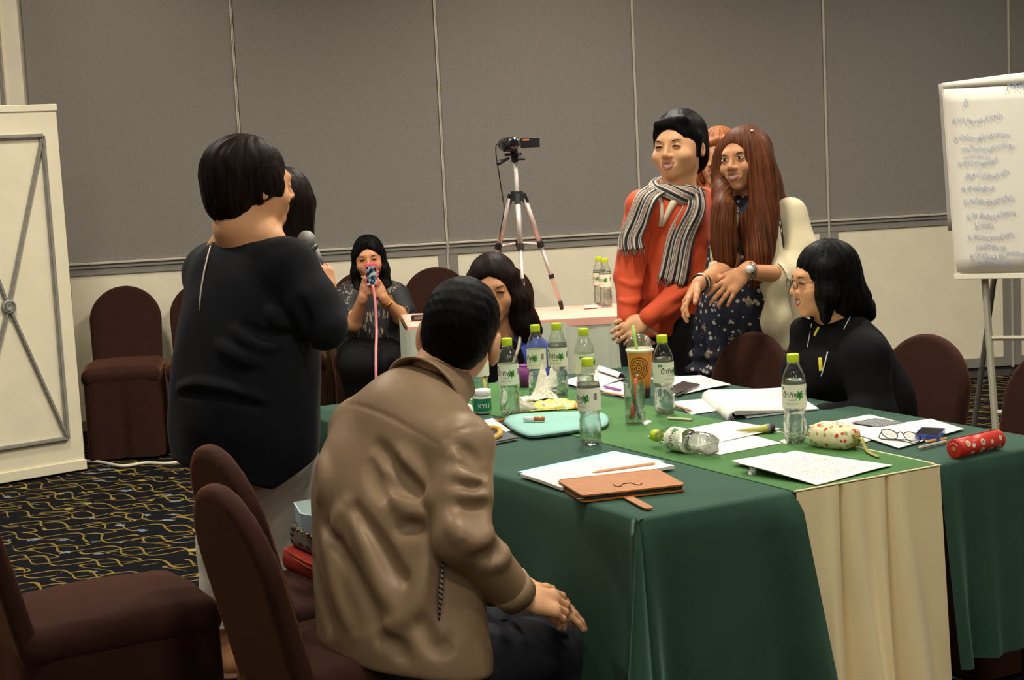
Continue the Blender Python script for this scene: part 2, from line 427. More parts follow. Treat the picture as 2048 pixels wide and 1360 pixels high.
for a, b in (((x0, z0), (x0, z1)), ((x1, z0), (x1, z1)), ((x0, z0), (x1, z0)), ((x0, z1), (x1, z1))): add('frame_moulding', bar2(a, b), MOULD, sc_)
for a in ((x0, z0), (x1, z0), (x0, z1), (x1, z1)): add('cross_moulding', bar2(a, (cx, cz), .018), MOULD, sc_)
md = add('medallion', xf(lathe([(.0, .016), (.018, .022), (.022, .014), (.027, .022), (.034, .018), (.037, 0)], 24), frame(SM[:3, :3]@V(cx, -.004, cz)+SB, sd, V(0, 0, 1), sn)), MOULD, sc_)
for zz in (1.62, .92, .15):
    add('hinge', xf(merge(box((-.004, .006, zz-.06), (.0015, .05, zz+.06)), tube([(-.004, .045, zz-.06), (-.004, .045, zz+.06)], .006)), SM), mat('old_hinge', (120, 96, 64), .5, metal=.5), sc_)

# ================================================================ TABLES
TH = 2.0698; TA = V(.2439, 3.3713, .75); TU = V(math.cos(TH), math.sin(TH), 0); TW = V(math.sin(TH), -math.cos(TH), 0)
W1, W2, W3, TL = .4069, .4201, .4229, 1.9778
nb = NB('dark_green_cloth', .85); o = nb.tc.outputs['Object']; n1 = nb.noise(o, 700, 2); n0 = nb.noise(o, 5, 3)
nb.b.inputs['Sheen Weight'].default_value = .35; nb.b.inputs['Sheen Roughness'].default_value = .4; nb.b.inputs['Sheen Tint'].default_value = (.42, .8, .6, 1); nb.b.inputs['Specular IOR Level'].default_value = .2
DGREEN = nb.done(nb.mix(nb.ramp(nb.math('ADD', nb.math('MULTIPLY', n1, .6), nb.math('MULTIPLY', n0, .4)), .35, .65), (34, 60, 48), (46, 78, 62)), n1, .4, .001)
nb = NB('bright_green_cloth', .85); o = nb.tc.outputs['Object']; n1 = nb.noise(o, 700, 2); n0 = nb.noise(o, 6, 3)
BGREEN = nb.done(nb.mix(nb.ramp(nb.math('ADD', nb.math('MULTIPLY', n1, .6), nb.math('MULTIPLY', n0, .4)), .35, .65), (50, 98, 40), (66, 118, 52)), n1, .4, .001)
SATIN = mat('cream_satin', (238, 220, 172), .42, var=.1, vscale=3, sheen=.3, bump=.06, bscale=300)
WOODT = mat('table_board', (120, 95, 65), .6); STEEL = mat('table_steel', (120, 120, 118), .35, metal=.9)

def cloth_drop(path, hem, fold, flare=.05, rows=16, z0=.75):
    """path: list of (point, outward normal, extra flare); sheet that falls from the table edge with folds"""
    n = len(path); vs = []
    prof = [(-.014, 0), (-.004, -.0015), (0, -.007)]
    for i, (p, nr, ex) in enumerate(path):
        col = [p+nr*a+V(0, 0, b) for a, b in prof]
        for j in range(rows):
            h = .012+(z0-hem-.012)*(j+1)/rows
            q = h/.7
            off = .004+(flare+ex)*q+fold(i/(n-1), q)*q
            col.append(p+nr*off+V(0, 0, -h))
        vs += col
    m = rows+3
    fs = [(i*m+j, i*m+j+1, (i+1)*m+j+1, (i+1)*m+j) for i in range(n-1) for j in range(m-1)]
    return np.array(vs), fs
def legs(t, a, du, dw):
    for iu in (.08, TL-.08):
        for iw in (.06, dw-.06):
            p = a+TU*iu+TW*iw
            add('leg', tube([V(p[0], p[1], 0), V(p[0], p[1], .71)], .014, 8), STEEL, t)
# --- left table, dark green cloth
t1 = empty('draped_table', tuple(V(TA[0], TA[1], 0)), label='dark green clothed table nearest the man in the tan jacket', cat='table', group='conference tables pushed together')
add('table_board', slab([TA+V(0, 0, -.026)+TU*a+TW*b for a, b in ((.01, .01), (.01, W1-.002), (TL-.01, W1-.002), (TL-.01, .01))], .022, V(0, 0, 1)), WOODT, t1)
legs(t1, TA, TL, W1)
path = []
for i in range(60): q = i/59; path.append((TA+TU*(TL-.02)*(1-q)+TU*.02*0, -TW, 0.))
for i in range(1, 12):
    a = i/12*math.pi/2; nr = -TW*math.cos(a)-TU*math.sin(a); path.append((TA+TW*.004+TU*.004+nr*.004, nr, .16*math.sin(2*a)**2))
for i in range(40): q = i/39; path.append((TA+TW*(W1+.002)*q, -TU, 0.))
def f1(t, q):
    s = t*111
    w = .018*math.sin(s*.42)+.012*math.sin(s*.23+1)
    if s > 60:
        k = s-71; w = .05*math.exp(-((k-1.5)/2.2)**2)-.035*math.exp(-((k-7)/3.)**2)+.018*math.exp(-((k-20)/5)**2)+.05*math.exp(-((k-37)/3.5)**2)-.03*math.exp(-((k-31)/3)**2)
    elif s > 45: w += -.03*math.exp(-((s-56)/3.)**2)+.02*math.exp(-((s-50)/3.)**2)
    return w
drop = cloth_drop(path, .24, f1, .03)
# the free front edge hangs slightly across the cream skirt
dv = drop[0].reshape(len(path), -1, 3)
for i in range(80, len(path)):
    dv[i] += TW[None]*(np.clip(.75-dv[i][:, 2], 0, 1)*.12*((i-80)/30)**1.5)[:, None] - TU[None]*(np.clip(.75-dv[i][:, 2], 0, 1)*.04*((i-80)/30)+.018*np.clip((i-90)/15, 0, 1)*np.clip((.75-dv[i][:, 2])*30, 0, 1))[:, None]
far = cloth_drop([(TA+TU*TL+TW*W1*q, TU, 0) for q in np.linspace(0, 1, 20)], .24, lambda t, q: .02*math.sin(t*14), .03)
top = grid(lambda a, b: TA+TU*(.012+(TL-.024)*a)+TW*(.012+(W1-.013)*b), 2, 2)
add('tablecloth', merge((dv.reshape(-1, 3), drop[1]), top, far), DGREEN, t1, smooth=True)
# --- middle table, bright green top and cream skirt
A2 = TA+TW*W1
t2 = empty('skirted_table', tuple(V(A2[0], A2[1], 0)), label='bright green topped middle table with a pleated cream skirt', cat='table', group='conference tables pushed together')
add('table_board', slab([A2+V(0, 0, -.026)+TU*a+TW*b for a, b in ((.01, .002), (.01, W2-.002), (TL-.01, W2-.002), (TL-.01, .002))], .022, V(0, 0, 1)), WOODT, t2)
legs(t2, A2, TL, W2)
add('green_top_cloth', slab([A2+V(0, 0, -.003)+TU*a+TW*b for a, b in ((-.004, -.001), (-.004, W2-.008), (.06, W2+.004), (.35, W2+.006), (.9, W2), (TL, W2), (TL, -.001))], .005, V(0, 0, 1)), BGREEN, t2)
edge = spline([A2+V(0, 0, .001)+TU*a+TW*b for a, b in ((-.006, -.002), (-.006, W2*.5), (-.006, W2-.012), (.0, W2-.003), (.06, W2+.006), (.35, W2+.008), (.7, W2+.003))], 60)
add('piping', tube(edge, .0024, 6), SATIN, t2, smooth=True)
def skirt_fn(pl, amp):
    def f(s, h):              # s along, h depth below the top; returns outward offset
        off = .006+.035*h
        for sk, wd in pl:
            d = (s-sk)
            off += -.030*math.exp(-(d/(.004+.016*h))**2)                       # pinched pleat
            off += amp*h*(math.exp(-((d-.03-.02*h)/(.018+.02*h))**2)+.9*math.exp(-((d+.032+.015*h)/(.018+.02*h))**2))
        return off+.006*math.sin(s*31+h*2)*h
    return f
sf = skirt_fn([(.128, 0), (.262, 0)], .085)
NS, NZ = 150, 26
def sk(u, v):
    s = W2*u; h = .745*v
    x = s+ (.03*h*math.sin(s*40+1)) + .05*h*(u-.3)
    return A2+TW*x+TU*(-.005-sf(s, h))+V(0, 0, -.001-h)
add('pleated_skirt', grid(sk, NS, NZ), SATIN, t2, smooth=True)
# --- right table, dark green cloth
A3 = TA+TW*(W1+W2)
t3 = empty('draped_table', tuple(V(A3[0], A3[1], 0)), label='dark green clothed table at right under the red pencil case', cat='table', group='conference tables pushed together')
add('table_board', slab([A3+V(0, 0, -.026)+TU*a+TW*b for a, b in ((.01, .002), (.01, W3-.01), (TL-.01, W3-.01), (TL-.01, .002))], .022, V(0, 0, 1)), WOODT, t3)
legs(t3, A3, TL, W3)
path = []
for i in range(50): q = i/49; path.append((A3+TW*W3*q*.985+TW*.003, -TU, 0.))
for i in range(1, 12):
    a = i/12*math.pi/2; nr = -TU*math.cos(a)+TW*math.sin(a); path.append((A3+TW*(W3-.004)+TU*.004+nr*.004, nr, .14*math.sin(2*a)**2))
for i in range(40): q = i/39; path.append((A3+TW*W3+TU*(TL-.02)*q, TW, 0.))
def f3(t, q):
    s = t*101
    if s < 50: return .045*math.exp(-((s-2)/4)**2)-.03*math.exp(-((s-9)/3)**2)+.04*math.exp(-((s-16)/3.5)**2)-.025*math.exp(-((s-23)/4)**2)+.02*math.sin(s*.33)
    return .012*math.sin(s*.35)
drop = cloth_drop(path, .27, f3, .03)
dv = drop[0].reshape(len(path), -1, 3)
for i in range(0, 20): dv[i] += TW[None]*(np.clip(.75-dv[i][:, 2], 0, 1)*.03*(1-i/20))[:, None]
dv[61:, 6:, 2] = np.maximum(dv[61:, 6:, 2], .50)      # short fall on the sitters' side
top = grid(lambda a, b: A3+TU*(.012+(TL-.024)*a)+TW*(.001+(W3-.013)*b), 2, 2)
far = cloth_drop([(A3+TU*TL+TW*W3*(1-q), TU, 0) for q in np.linspace(0, 1, 20)], .27, lambda t, q: .02*math.sin(t*14), .03)
add('tablecloth', merge((dv.reshape(-1, 3), drop[1]), top, far), DGREEN, t3, smooth=True)

# --- pink topped side table by the wall
PINK = mat('pink_paper_cover', (242, 180, 160), .55, var=.06, bump=.15, bscale=12)
MINT = mat('mint_skirt_cloth', (196, 206, 186), .55, var=.08, vscale=4)
FL = at(817, 653.5, 7.32); FL[2] = .75; BX = nrm(V(1, .01, 0)); BY = V(-BX[1], BX[0], 0)
bt = empty('side_table', (FL[0], FL[1], 0), label='pink topped side table with a mint pleated skirt near the wall', cat='table')
BW, BD = 1.5, .56
add('table_top', slab([FL+V(0, 0, -.03)+BX*a+BY*b for a, b in ((0, 0), (BW, 0), (BW, BD), (-.06, BD), )], .028, V(0, 0, 1)), WOODT, bt)
def pinkf(u, v):
    return FL+BX*(BW*u-.06*v*(1-u)-.004)+BY*(-.006+(BD+.012)*v)+V(0, 0, .003+.0015*math.sin(u*40)*math.sin(v*9))
add('paper_cover', solid(grid(pinkf, 60, 10), .003), PINK, bt, smooth=True)
add('cover_edge', merge(box((FL[0]-.005, FL[1]-.008, .72), (FL[0]+BW, FL[1]-.004, .751))), PINK, bt)
def mint(u, v):
    h = .72*v; per = BW+BD; s = u*per
    pl = .010*abs(math.sin(s*11.5))**.5*(.3+v)
    if s < BD:
        q = FL+BY*(BD-s)+BX*(-.06*(1-s/BD))-BX*(.012+pl); 
    else: q = FL+BX*(s-BD)-BY*(.012+pl)
    return q+V(0, 0, -.012-h)
add('pleated_skirt', grid(mint, 220, 10), MINT, bt, smooth=True)
for sx in (.9, 1.12, 1.34):
    pp = FL+BX*(sx-.43)-BY*.028
    add('pleat', grid(lambda u, v: pp+BX*((u-.5)*(.012+.05*v))-BY*(.012*math.cos((u-.5)*3))+V(0, 0, -.014-.7*v), 8, 8), MINT, bt, smooth=True)
for a, b in ((.1, .08), (BW-.1, .08), (.1, BD-.08), (BW-.1, BD-.08)):
    p = FL+BX*a+BY*b; add('leg', tube([V(p[0], p[1], 0), V(p[0], p[1], .72)], .014), STEEL, bt)

# ================================================================ CHAIRS
BROWN = mat('brown_chair_cover', (52, 30, 24), .85, var=.1, vscale=20, bump=.1, bscale=400, sheen=.2, spec=.1)
BROWN.node_tree.nodes['Principled BSDF'].inputs['Sheen Tint'].default_value = (1, .45, .22, 1)
def chair_proto():
    t = empty('covered_chair', (0, 0, 0), .0001); ORG[t] = np.zeros(3)
    lean = math.radians(13.5); by, bz = -.175, .43
    up = np.array([0, -math.sin(lean), math.cos(lean)], np.float32); nn = np.array([0, math.cos(lean), math.sin(lean)], np.float32); o = np.array([0, by, bz], np.float32)
    def arch(P):
        q = P-o; x = q[:, 0]; z = q@up; y = q@nn
        hw = .184+.010*np.clip(z/.3, -1, 1); zc = .262
        d2 = np.where(z > zc, np.hypot(x, z-zc)-hw, np.maximum(np.abs(x)-hw, -.12-z))
        dy = np.abs(y+.012)-(.026-.004*np.clip(z/.4, 0, 1)); r = .016
        a = np.maximum(d2+r, 0); b = np.maximum(dy+r, 0)
        return np.minimum(np.maximum(d2+r, dy+r), 0)+np.hypot(a, b)-r
    s = SDF().add((arch, np.array([-.24, -.42, .28]), np.array([.24, -.08, .96])))
    addl('backrest', s.mesh(.009), BROWN, t, True)
    s = SDF().add(p_box(V(0, .03, .44), V(.204, .245, .05), None, .045)).add(p_ell(V(0, .04, .475), (.19, .21, .03)), .03)
    addl('seat', s.mesh(.011), BROWN, t, True)
    def sk(u, v):
        a = u*2*math.pi; hx, hy = .198, .243
        ca, sa = math.cos(a), math.sin(a); k = 1/max((abs(ca)**8+abs(sa)**8)**.125, 1e-6)
        x, y = hx*ca*k, hy*sa*k; z = .46-.445*v
        fl = 1+.015*v+.016*v*math.sin(a*9)
        if y > .2: fl -= .10*v*math.exp(-(x/.03)**2)*1.3
        return (x*fl, .03+y*fl, z)
    addl('skirt', grid(sk, 97, 8), BROWN, t, True)
    return t
CH0 = chair_proto(); _first = [True]
def chair(x, y, fx, fy, label, group, sx=1):
    rz = math.atan2(-fx, fy)
    if _first[0]: c_ = CH0; _first[0] = False
    else: c_ = dup(CH0)
    c_.location = (x, y, 0); c_.rotation_euler = (0, 0, rz); tag(c_, label, 'chair', group); c_.name = 'covered_chair'
    return c_
def chair_top(px, py, fx, fy, label, group, H=.87):
    d = ray(px, py); p = CAM+d*((H-CAMZ)/d[2]); n = math.hypot(fx, fy); fx, fy = fx/n, fy/n
    return chair(p[0]+.285*fx, p[1]+.285*fy, fx, fy, label, group)
G1 = 'brown covered chairs around the conference tables'; G2 = 'brown covered chairs lined up along the wall'
CHM = chair_top(438, 970, .86, .51, 'brown covered chair that the man in tan jacket sits on', G1)
CHB = chair_top(425, 891, .86, .51, 'brown covered chair holding bags, just behind the seated man', G1)
chair(-1.06, 3.93, .87, .49, 'empty brown covered chair cut by the lower left corner', G1)
chair_top(1512, 654, -.86, -.51, 'brown covered chair in front of the floral dress', G1, .888)
CHW = chair_top(1858, 669, -.86, -.51, 'brown covered chair behind the woman in black jacket', G1)
chair_top(2128, 690, -.86, -.51, 'brown covered chair mostly cut by the right edge', G1)
WF = (WN[0], WN[1])
for i, (px, lab) in enumerate(((242, 'empty brown covered chair beside the cream folding screen'), (407, 'brown covered wall chair just left behind the standing woman'), (572, 'brown covered wall chair hidden behind the standing woman'), (735, 'brown covered wall chair under the woman with the phone'), (886, 'brown covered wall chair left of the tripod'), (1016, 'brown covered wall chair behind the tripod legs'))):
    x = (px-1024)/3302*8.95; yy = wallY(x)-.42; x = (px-1024)/3302*yy
    cc = chair(x, yy, *WF, lab, G2)
    if i == 3: CHP = cc
# ================================================================ THINGS ON THE TABLES
TZ = .7525
def T(px, py, z=0): return atz(px, py, TZ+z)
PAPER = mat('white_paper', (224, 220, 210), .8, var=.03)
PAPER2 = mat('white_paper_cool', (226, 228, 228), .8, var=.03)
def printed(name, base=(224, 220, 210), ink=(80, 80, 80), rows=26, a=.12, b=.88, dens=.5):
    nb = NB(name, .8); u, v, _ = nb.sep(nb.tc.outputs['UV'])
    ln = nb.math('LESS_THAN', nb.math('FRACT', nb.math('MULTIPLY', v, rows)), .42)
    wn = nb.math('GREATER_THAN', nb.noise(nb.comb(nb.math('MULTIPLY', u, 40), nb.math('FLOOR', nb.math('MULTIPLY', v, rows))), 1.6, 1), dens)
    m = nb.math('MULTIPLY', nb.math('MULTIPLY', ln, wn), nb.math('MULTIPLY', nb.math('MULTIPLY', nb.math('GREATER_THAN', u, a), nb.math('LESS_THAN', u, b)), nb.math('MULTIPLY', nb.math('GREATER_THAN', v, .1), nb.math('LESS_THAN', v, .9))))
    return nb.done(nb.mix(nb.math('MULTIPLY', m, .6), base, ink))
PRINT = printed('printed_paper')
def sheet(name, px4, label, mat_=None, z=0., th=.0012, curl=0., n=10, cat='paper', group='loose papers on the tables', zc=None):
    """paper from four corner pixels (going round), lying on the table, corners may lift"""
    zc = zc or (0, 0, 0, 0)
    c = [T(p[0], p[1], z+h) for p, h in zip(px4, zc)]
    def f(u, v):
        p = (c[0]*(1-u)+c[1]*u)*(1-v)+(c[3]*(1-u)+c[2]*u)*v
        return p+V(0, 0, curl*(math.sin(u*5+1)*math.sin(v*4)+1)*.5)
    vf = grid(f, n, n); nv = len(vf[0]); uv = guv(n, n)
    bot = vf[0]-V(0, 0, th); fs = list(vf[1])+[tuple(i+nv for i in reversed(q)) for q in vf[1]]
    rim = [i*n for i in range(n)]+[(n-1)*n+j for j in range(1, n)]+[i*n+n-1 for i in range(n-2, -1, -1)]+[j for j in range(n-2, 0, -1)]
    fs += [(rim[i], rim[(i+1) % len(rim)], rim[(i+1) % len(rim)]+nv, rim[i]+nv) for i in range(len(rim))]
    return add(name, (np.vstack([vf[0], bot]), fs), mat_ or PAPER, None, False, label, cat, group, uv=np.vstack([uv, uv]))

# ---- water bottle
nb = NB('clear_plastic', .08); N, L = nb.N, nb.L
def clear(name, tint=(.97, .98, .97), gl=1.0, refr=0., ior=1.33, rough=.06, ior_f=1.35):
    m = bpy.data.materials.new(name); m.use_nodes = True; nt = m.node_tree; N, L = nt.nodes, nt.links; N.clear()
    out = N.new('ShaderNodeOutputMaterial'); tr = N.new('ShaderNodeBsdfTransparent'); tr.inputs[0].default_value = (*tint, 1)
    g = N.new('ShaderNodeBsdfGlossy'); g.inputs['Roughness'].default_value = rough; lw = N.new('ShaderNodeLayerWeight'); lw.inputs[0].default_value = .5; fr = N.new('ShaderNodeMath'); fr.operation = 'MULTIPLY_ADD'; pw_ = N.new('ShaderNodeMath'); pw_.operation = 'POWER'; pw_.inputs[1].default_value = 3.; L.new(lw.outputs['Facing'], pw_.inputs[0]); L.new(pw_.outputs[0], fr.inputs[0]); fr.inputs[1].default_value = .5; fr.inputs[2].default_value = (ior_f-1)*.14
    tc = N.new('ShaderNodeTexCoord'); no = N.new('ShaderNodeTexNoise'); no.inputs['Scale'].default_value = 60; L.new(tc.outputs['Object'], no.inputs['Vector'])
    bp = N.new('ShaderNodeBump'); bp.inputs['Strength'].default_value = .25; bp.inputs['Distance'].default_value = .003; L.new(no.outputs['Fac'], bp.inputs['Height']); L.new(bp.outputs['Normal'], g.inputs['Normal'])
    base = tr.outputs[0]
    if refr:
        rf = N.new('ShaderNodeBsdfRefraction'); rf.inputs['IOR'].default_value = ior; rf.inputs['Roughness'].default_value = .02; rf.inputs['Color'].default_value = (*tint, 1); L.new(bp.outputs['Normal'], rf.inputs['Normal'])
        mx = N.new('ShaderNodeMixShader'); mx.inputs[0].default_value = refr; L.new(base, mx.inputs[1]); L.new(rf.outputs[0], mx.inputs[2]); base = mx.outputs[0]
    mx2 = N.new('ShaderNodeMixShader'); mu = N.new('ShaderNodeMath'); mu.operation = 'MULTIPLY'; mu.inputs[1].default_value = gl; L.new(fr.outputs[0], mu.inputs[0])
    L.new(mu.outputs[0], mx2.inputs[0]); L.new(base, mx2.inputs[1]); L.new(g.outputs[0], mx2.inputs[2]); L.new(mx2.outputs[0], out.inputs[0]); MATS[name] = m; return m
PET = clear('bottle_plastic', (.93, .95, .93), 1.4, 0, 1.2, .08, 1.45); WATER = clear('water', (.95, .97, .95), .9, .55, 1.33); GLASS = clear('drinking_glass', (.95, .97, .96), 1.2, .25, 1.2, .03, 1.5)
LIME = mat('lime_cap', (186, 208, 24), .4, var=.05); LABEL = mat('cream_bottle_label', (222, 226, 200), .55, var=.04)
INK = mat('black_ink', (38, 40, 36), .6); LEAF = mat('leaf_green_ink', (40, 160, 52), .6, var=.2, vscale=200); LEAF2 = mat('pale_green_ink', (130, 196, 110), .6)
def text_mesh(s, size, tol=2):
    cu = bpy.data.curves.new('txt', 'FONT'); cu.body = s; cu.size = size; cu.align_x = 'CENTER'; cu.resolution_u = tol
    ob = bpy.data.objects.new('txt', cu); COL.objects.link(ob); bpy.context.view_layer.update()
    me = bpy.data.meshes.new_from_object(ob.evaluated_get(bpy.context.evaluated_depsgraph_get()))
    v = np.array([p.co[:] for p in me.vertices]).reshape(-1, 3); f = [tuple(p.vertices) for p in me.polygons]
    bpy.data.objects.remove(ob); bpy.data.curves.remove(cu); bpy.data.meshes.remove(me)
    return v, f
def wrap(vf, R, a0, z0):            # flat xy print onto a cylinder of radius R, centred on angle a0
    v = np.asarray(vf[0], float); a = a0+v[:, 0]/R
    return np.stack([R*np.cos(a), R*np.sin(a), z0+v[:, 1]], 1), vf[1]
def star(n, R, r, wob=0):
    P = [(0, 0, 0)]; 
    for i in range(2*n):
        a = math.pi*i/n+.2; q = R if i % 2 == 0 else r; P.append((q*math.cos(a), q*math.sin(a), 0))
    return np.array(P), [(0, i+1, (i+1) % (2*n)+1) for i in range(2*n)]
BH = .228
prof_b = [(.019, .0), (.0255, .003), (.0285, .012), (.0292, .022), (.0282, .030), (.0296, .037), (.0284, .044), (.0294, .051), (.0280, .058), (.0288, .064), (.0268, .071), (.0258, .078), (.0268, .085), (.0292, .091), (.0302, .098), (.0303, .150), (.0296, .160), (.0268, .174), (.0220, .187), (.0168, .197), (.0140, .203), (.0140, .2075)]
def bottle_mesh(prof, k=1., n=32, petal=True):
    v, f = lathe([(r*k, z) for r, z in prof], n)
    a = np.arctan2(v[:, 1], v[:, 0]); w = np.clip(1-v[:, 2]/.02, 0, 1) if petal else 0
    s = 1-.10*w*(np.cos(a*5)*.5+.5); v = v.copy(); v[:, 0] *= s; v[:, 1] *= s
    if petal: v[:, 2] += .006*w*(np.cos(a*5)*.5+.5)
    return v, f
def bottle_parts(t, level=.165, mark=1):
    addl('shell', bottle_mesh(prof_b), PET, t, True)
    if level > .02:
        wp = [(r*.95, z+.0015) for r, z in prof_b if z < level]; wr = np.interp(level, [z for _, z in prof_b], [r for r, _ in prof_b])*.95; wp += [(wr, level), (.0005, level)]
        addl('water', bottle_mesh(wp), WATER, t, True)
    cap_ = lathe([(.0148, .2075), (.0155, .209), (.0155, .226), (.0145, BH), (.0, BH)], 28)
    v = cap_[0]; a = np.arctan2(v[:, 1], v[:, 0]); 
    addl('cap', cap_, LIME, t, True)
    addl('neck_ring', lathe([(.0142, .2025), (.0165, .2035), (.0165, .2055), (.0142, .2065)], 24, True), PET, t, True)
    if mark:
        R = .0307; lab = addl('label_band', lathe([(R, .094), (R, .153)], 40, True), LABEL, t, True)
        addl('leaf_mark', wrap(star(7, .0150, .0068), R+.0004, .32, .126), LEAF, lab)
        addl('leaf_mark', wrap(star(6, .006, .0024), R+.0005, -2.2, .117), LEAF2, lab)
        addl('lettering', wrap(text_mesh('น้ำทิพย์', .0195), R+.0006, -.30, .121), INK, lab)
        addl('lettering', wrap(text_mesh('NAMTHIP', .0045), R+.0006, -.26, .113), INK, lab)
        addl('lettering', wrap(text_mesh('DRINKING WATER', .004), R+.0006, -.28, .104), mat('grey_green_ink', (120, 150, 110), .6), lab)
        bars = merge(*[(np.array([(x, y0, 0), (x+w, y0, 0), (x+w, y0+.018, 0), (x, y0+.018, 0)]), [(0, 1, 2, 3)]) for x, w, y0 in [(i*.0012, .0005+.0004*((i*7) % 3 == 0), 0) for i in range(8)]])
        addl('barcode', wrap(bars, R+.0005, 1.05, .122), INK, lab)
        addl('green_tag', wrap((np.array([(-.006, 0, 0), (.006, 0, 0), (.006, .007, 0), (-.006, .007, 0)]), [(0, 1, 2, 3)]), R+.0005, -1.25, .140), mat('teal_ink', (40, 130, 90), .6), lab)
GB = 'water bottles'
BP = empty('water_bottle', (0, 0, 0)); bottle_parts(BP); BE = empty('water_bottle', (0, 0, 0)); bottle_parts(BE, .085)
_bu = {BP: 0, BE: 0}
def bottle(p, ang, label, proto=BP, rot=None):
    """ang: which side faces the viewer (0 = between lettering and leaf)"""
    if _bu[proto] == 0: b_ = proto; _bu[proto] = 1
    else: b_ = dup(proto)
    view = math.atan2(CAM[1]-p[1], CAM[0]-p[0])
    b_.location = p; b_.rotation_euler = (0, 0, view-ang) if rot is None else rot
    return tag(b_, label, 'bottle', GB)
bottle(T(1182, 890), .62, 'full water bottle standing alone nearest the tan jacket sleeve')
bottle(T(1591, 886), -.15, 'water bottle standing beside the floral pouch')
bottle(T(1021, 831), .0, 'half empty water bottle beside the teal case and green jar', BE)
bottle(T(1330, 829), -.95, 'water bottle right beside the orange cup')
bottle(T(1077, 795), .55, 'water bottle beside the purple cup, leaf mark turned sideways', BE)
bottle(T(1119, 791), .0, 'water bottle behind the crumpled tissue heap')
bottle(T(1173, 807), -.95, 'water bottle half hidden behind the front bottle', BE)
bottle(T(962, 812), 2.4, 'water bottle behind the green gum jar', BE)
c0, c1 = T(1309, 893), T(1436, 917); ax = nrm(c1-c0); q = c0+ax*BH  # lying bottle: cap at c0
lieM = Matrix(((0, 0, -ax[0]), (0, 0, -ax[1]), (0, 0, 0))); zx = -ax; yv = V(0, 0, 1); xv = np.cross(yv, zx)
R3 = Matrix(((xv[0], yv[0], zx[0]), (xv[1], yv[1], zx[1]), (xv[2], yv[2], zx[2])))
spin = Matrix.Rotation(.75, 3, 'Z')
bl = bottle(V(0, 0, 0), 0, 'nearly empty water bottle lying on its side', BE, rot=(R3@spin).to_euler()); bl.location = Vector(q+V(0, 0, .0298))
bz_ = .756
bottle(atz(1201, 609, bz_), .6, 'rear of two water bottles on the pink side table'); bottle(atz(1213, 613, bz_), .3, 'front one of two water bottles on the pink side table')

# ---- papers
BLUEP = mat('pale_blue_paper', (176, 214, 226), .8, var=.03)
sheet('paper_sheet', [(1036, 943), (1228, 902), (1330, 922), (1120, 966)], 'pale blue sheet under the white stack by the tablet case', BLUEP, .004, .003)
sheet('paper_stack', [(1040, 948), (1243, 907), (1349, 932), (1122, 975)], 'white paper stack under the pencil and orange tablet case', None, .009, .007, .002)
sheet('paper_sheet', [(1294, 873), (1460, 842), (1562, 858), (1398, 893)], 'white sheet under the yellow green marker', None, .003, curl=.002)
sheet('paper_sheet', [(1330, 885), (1475, 862), (1563, 886), (1440, 909)], 'white sheet lying under the fallen bottle', None, .0015)
sheet('printed_sheet', [(1478, 928), (1590, 903), (1785, 932), (1633, 970)], 'printed sheet curling at front edge of green strip', PRINT, .002, curl=.004, zc=(.02, .004, 0, 0))
sheet('paper_sheet', [(1463, 921), (1560, 905), (1700, 930), (1560, 950)], 'lower sheet peeking out beneath the curling printed page', PAPER2, .001, zc=(.012, 0, 0, 0))
sheet('printed_sheet', [(1618, 851), (1739, 829), (1836, 852), (1712, 889)], 'printed handout with a dark slide box near the glasses', PRINT, .001)
sheet('paper_sheet', [(1690, 862), (1862, 838), (1928, 858), (1797, 896)], 'white sheet under the eyeglasses and blue phone', None, .003, curl=.002)
sheet('slide_print', [(1701, 845), (1751, 836), (1812, 845), (1758, 854)], 'dark grey printed slide picture on the handout', printed('dark_slide', (92, 92, 92), (190, 190, 190), 9, .08, .92, .45), .0046, .0004, cat='print')
sheet('paper_sheet', [(1300, 757), (1402, 752), (1462, 771), (1345, 792)], 'white sheet under the black notebook at the far edge', None, .002, curl=.006)
sheet('paper_sheet', [(1344, 803), (1412, 797), (1470, 815), (1382, 829)], 'white sheet under the pencil beside the rolled booklet', None, .001)
sheet('paper_sheet', [(1120, 765), (1196, 741), (1252, 757), (1180, 782)], 'white sheet behind the front bottle near the purple pen', None, .0015, curl=.004)
sheet('paper_sheet', [(1190, 776), (1240, 763), (1300, 782), (1252, 795)], 'white sheet under the purple pen beside orange cup', None, .003)
sheet('paper_sheet', [(930, 850), (985, 836), (1022, 861), (965, 872)], 'white sheet under the mustard pouch', None, .002)
sheet('yellow_sheet', [(880, 790), (920, 777), (948, 797), (912, 806)], 'yellow memo sheet beside the seated man\'s neck', mat('yellow_paper', (226, 220, 96), .7, var=.04), .001)
sheet('paper_scrap', [(1284, 845), (1296, 840), (1305, 842), (1290, 850)], 'tiny white paper scrap beside the pen glass', None, .0008, n=3)
sheet('paper_scrap', [(1560, 882), (1572, 876), (1584, 880), (1572, 888)], 'small white paper scrap left of the right bottle', None, .0008, n=3)
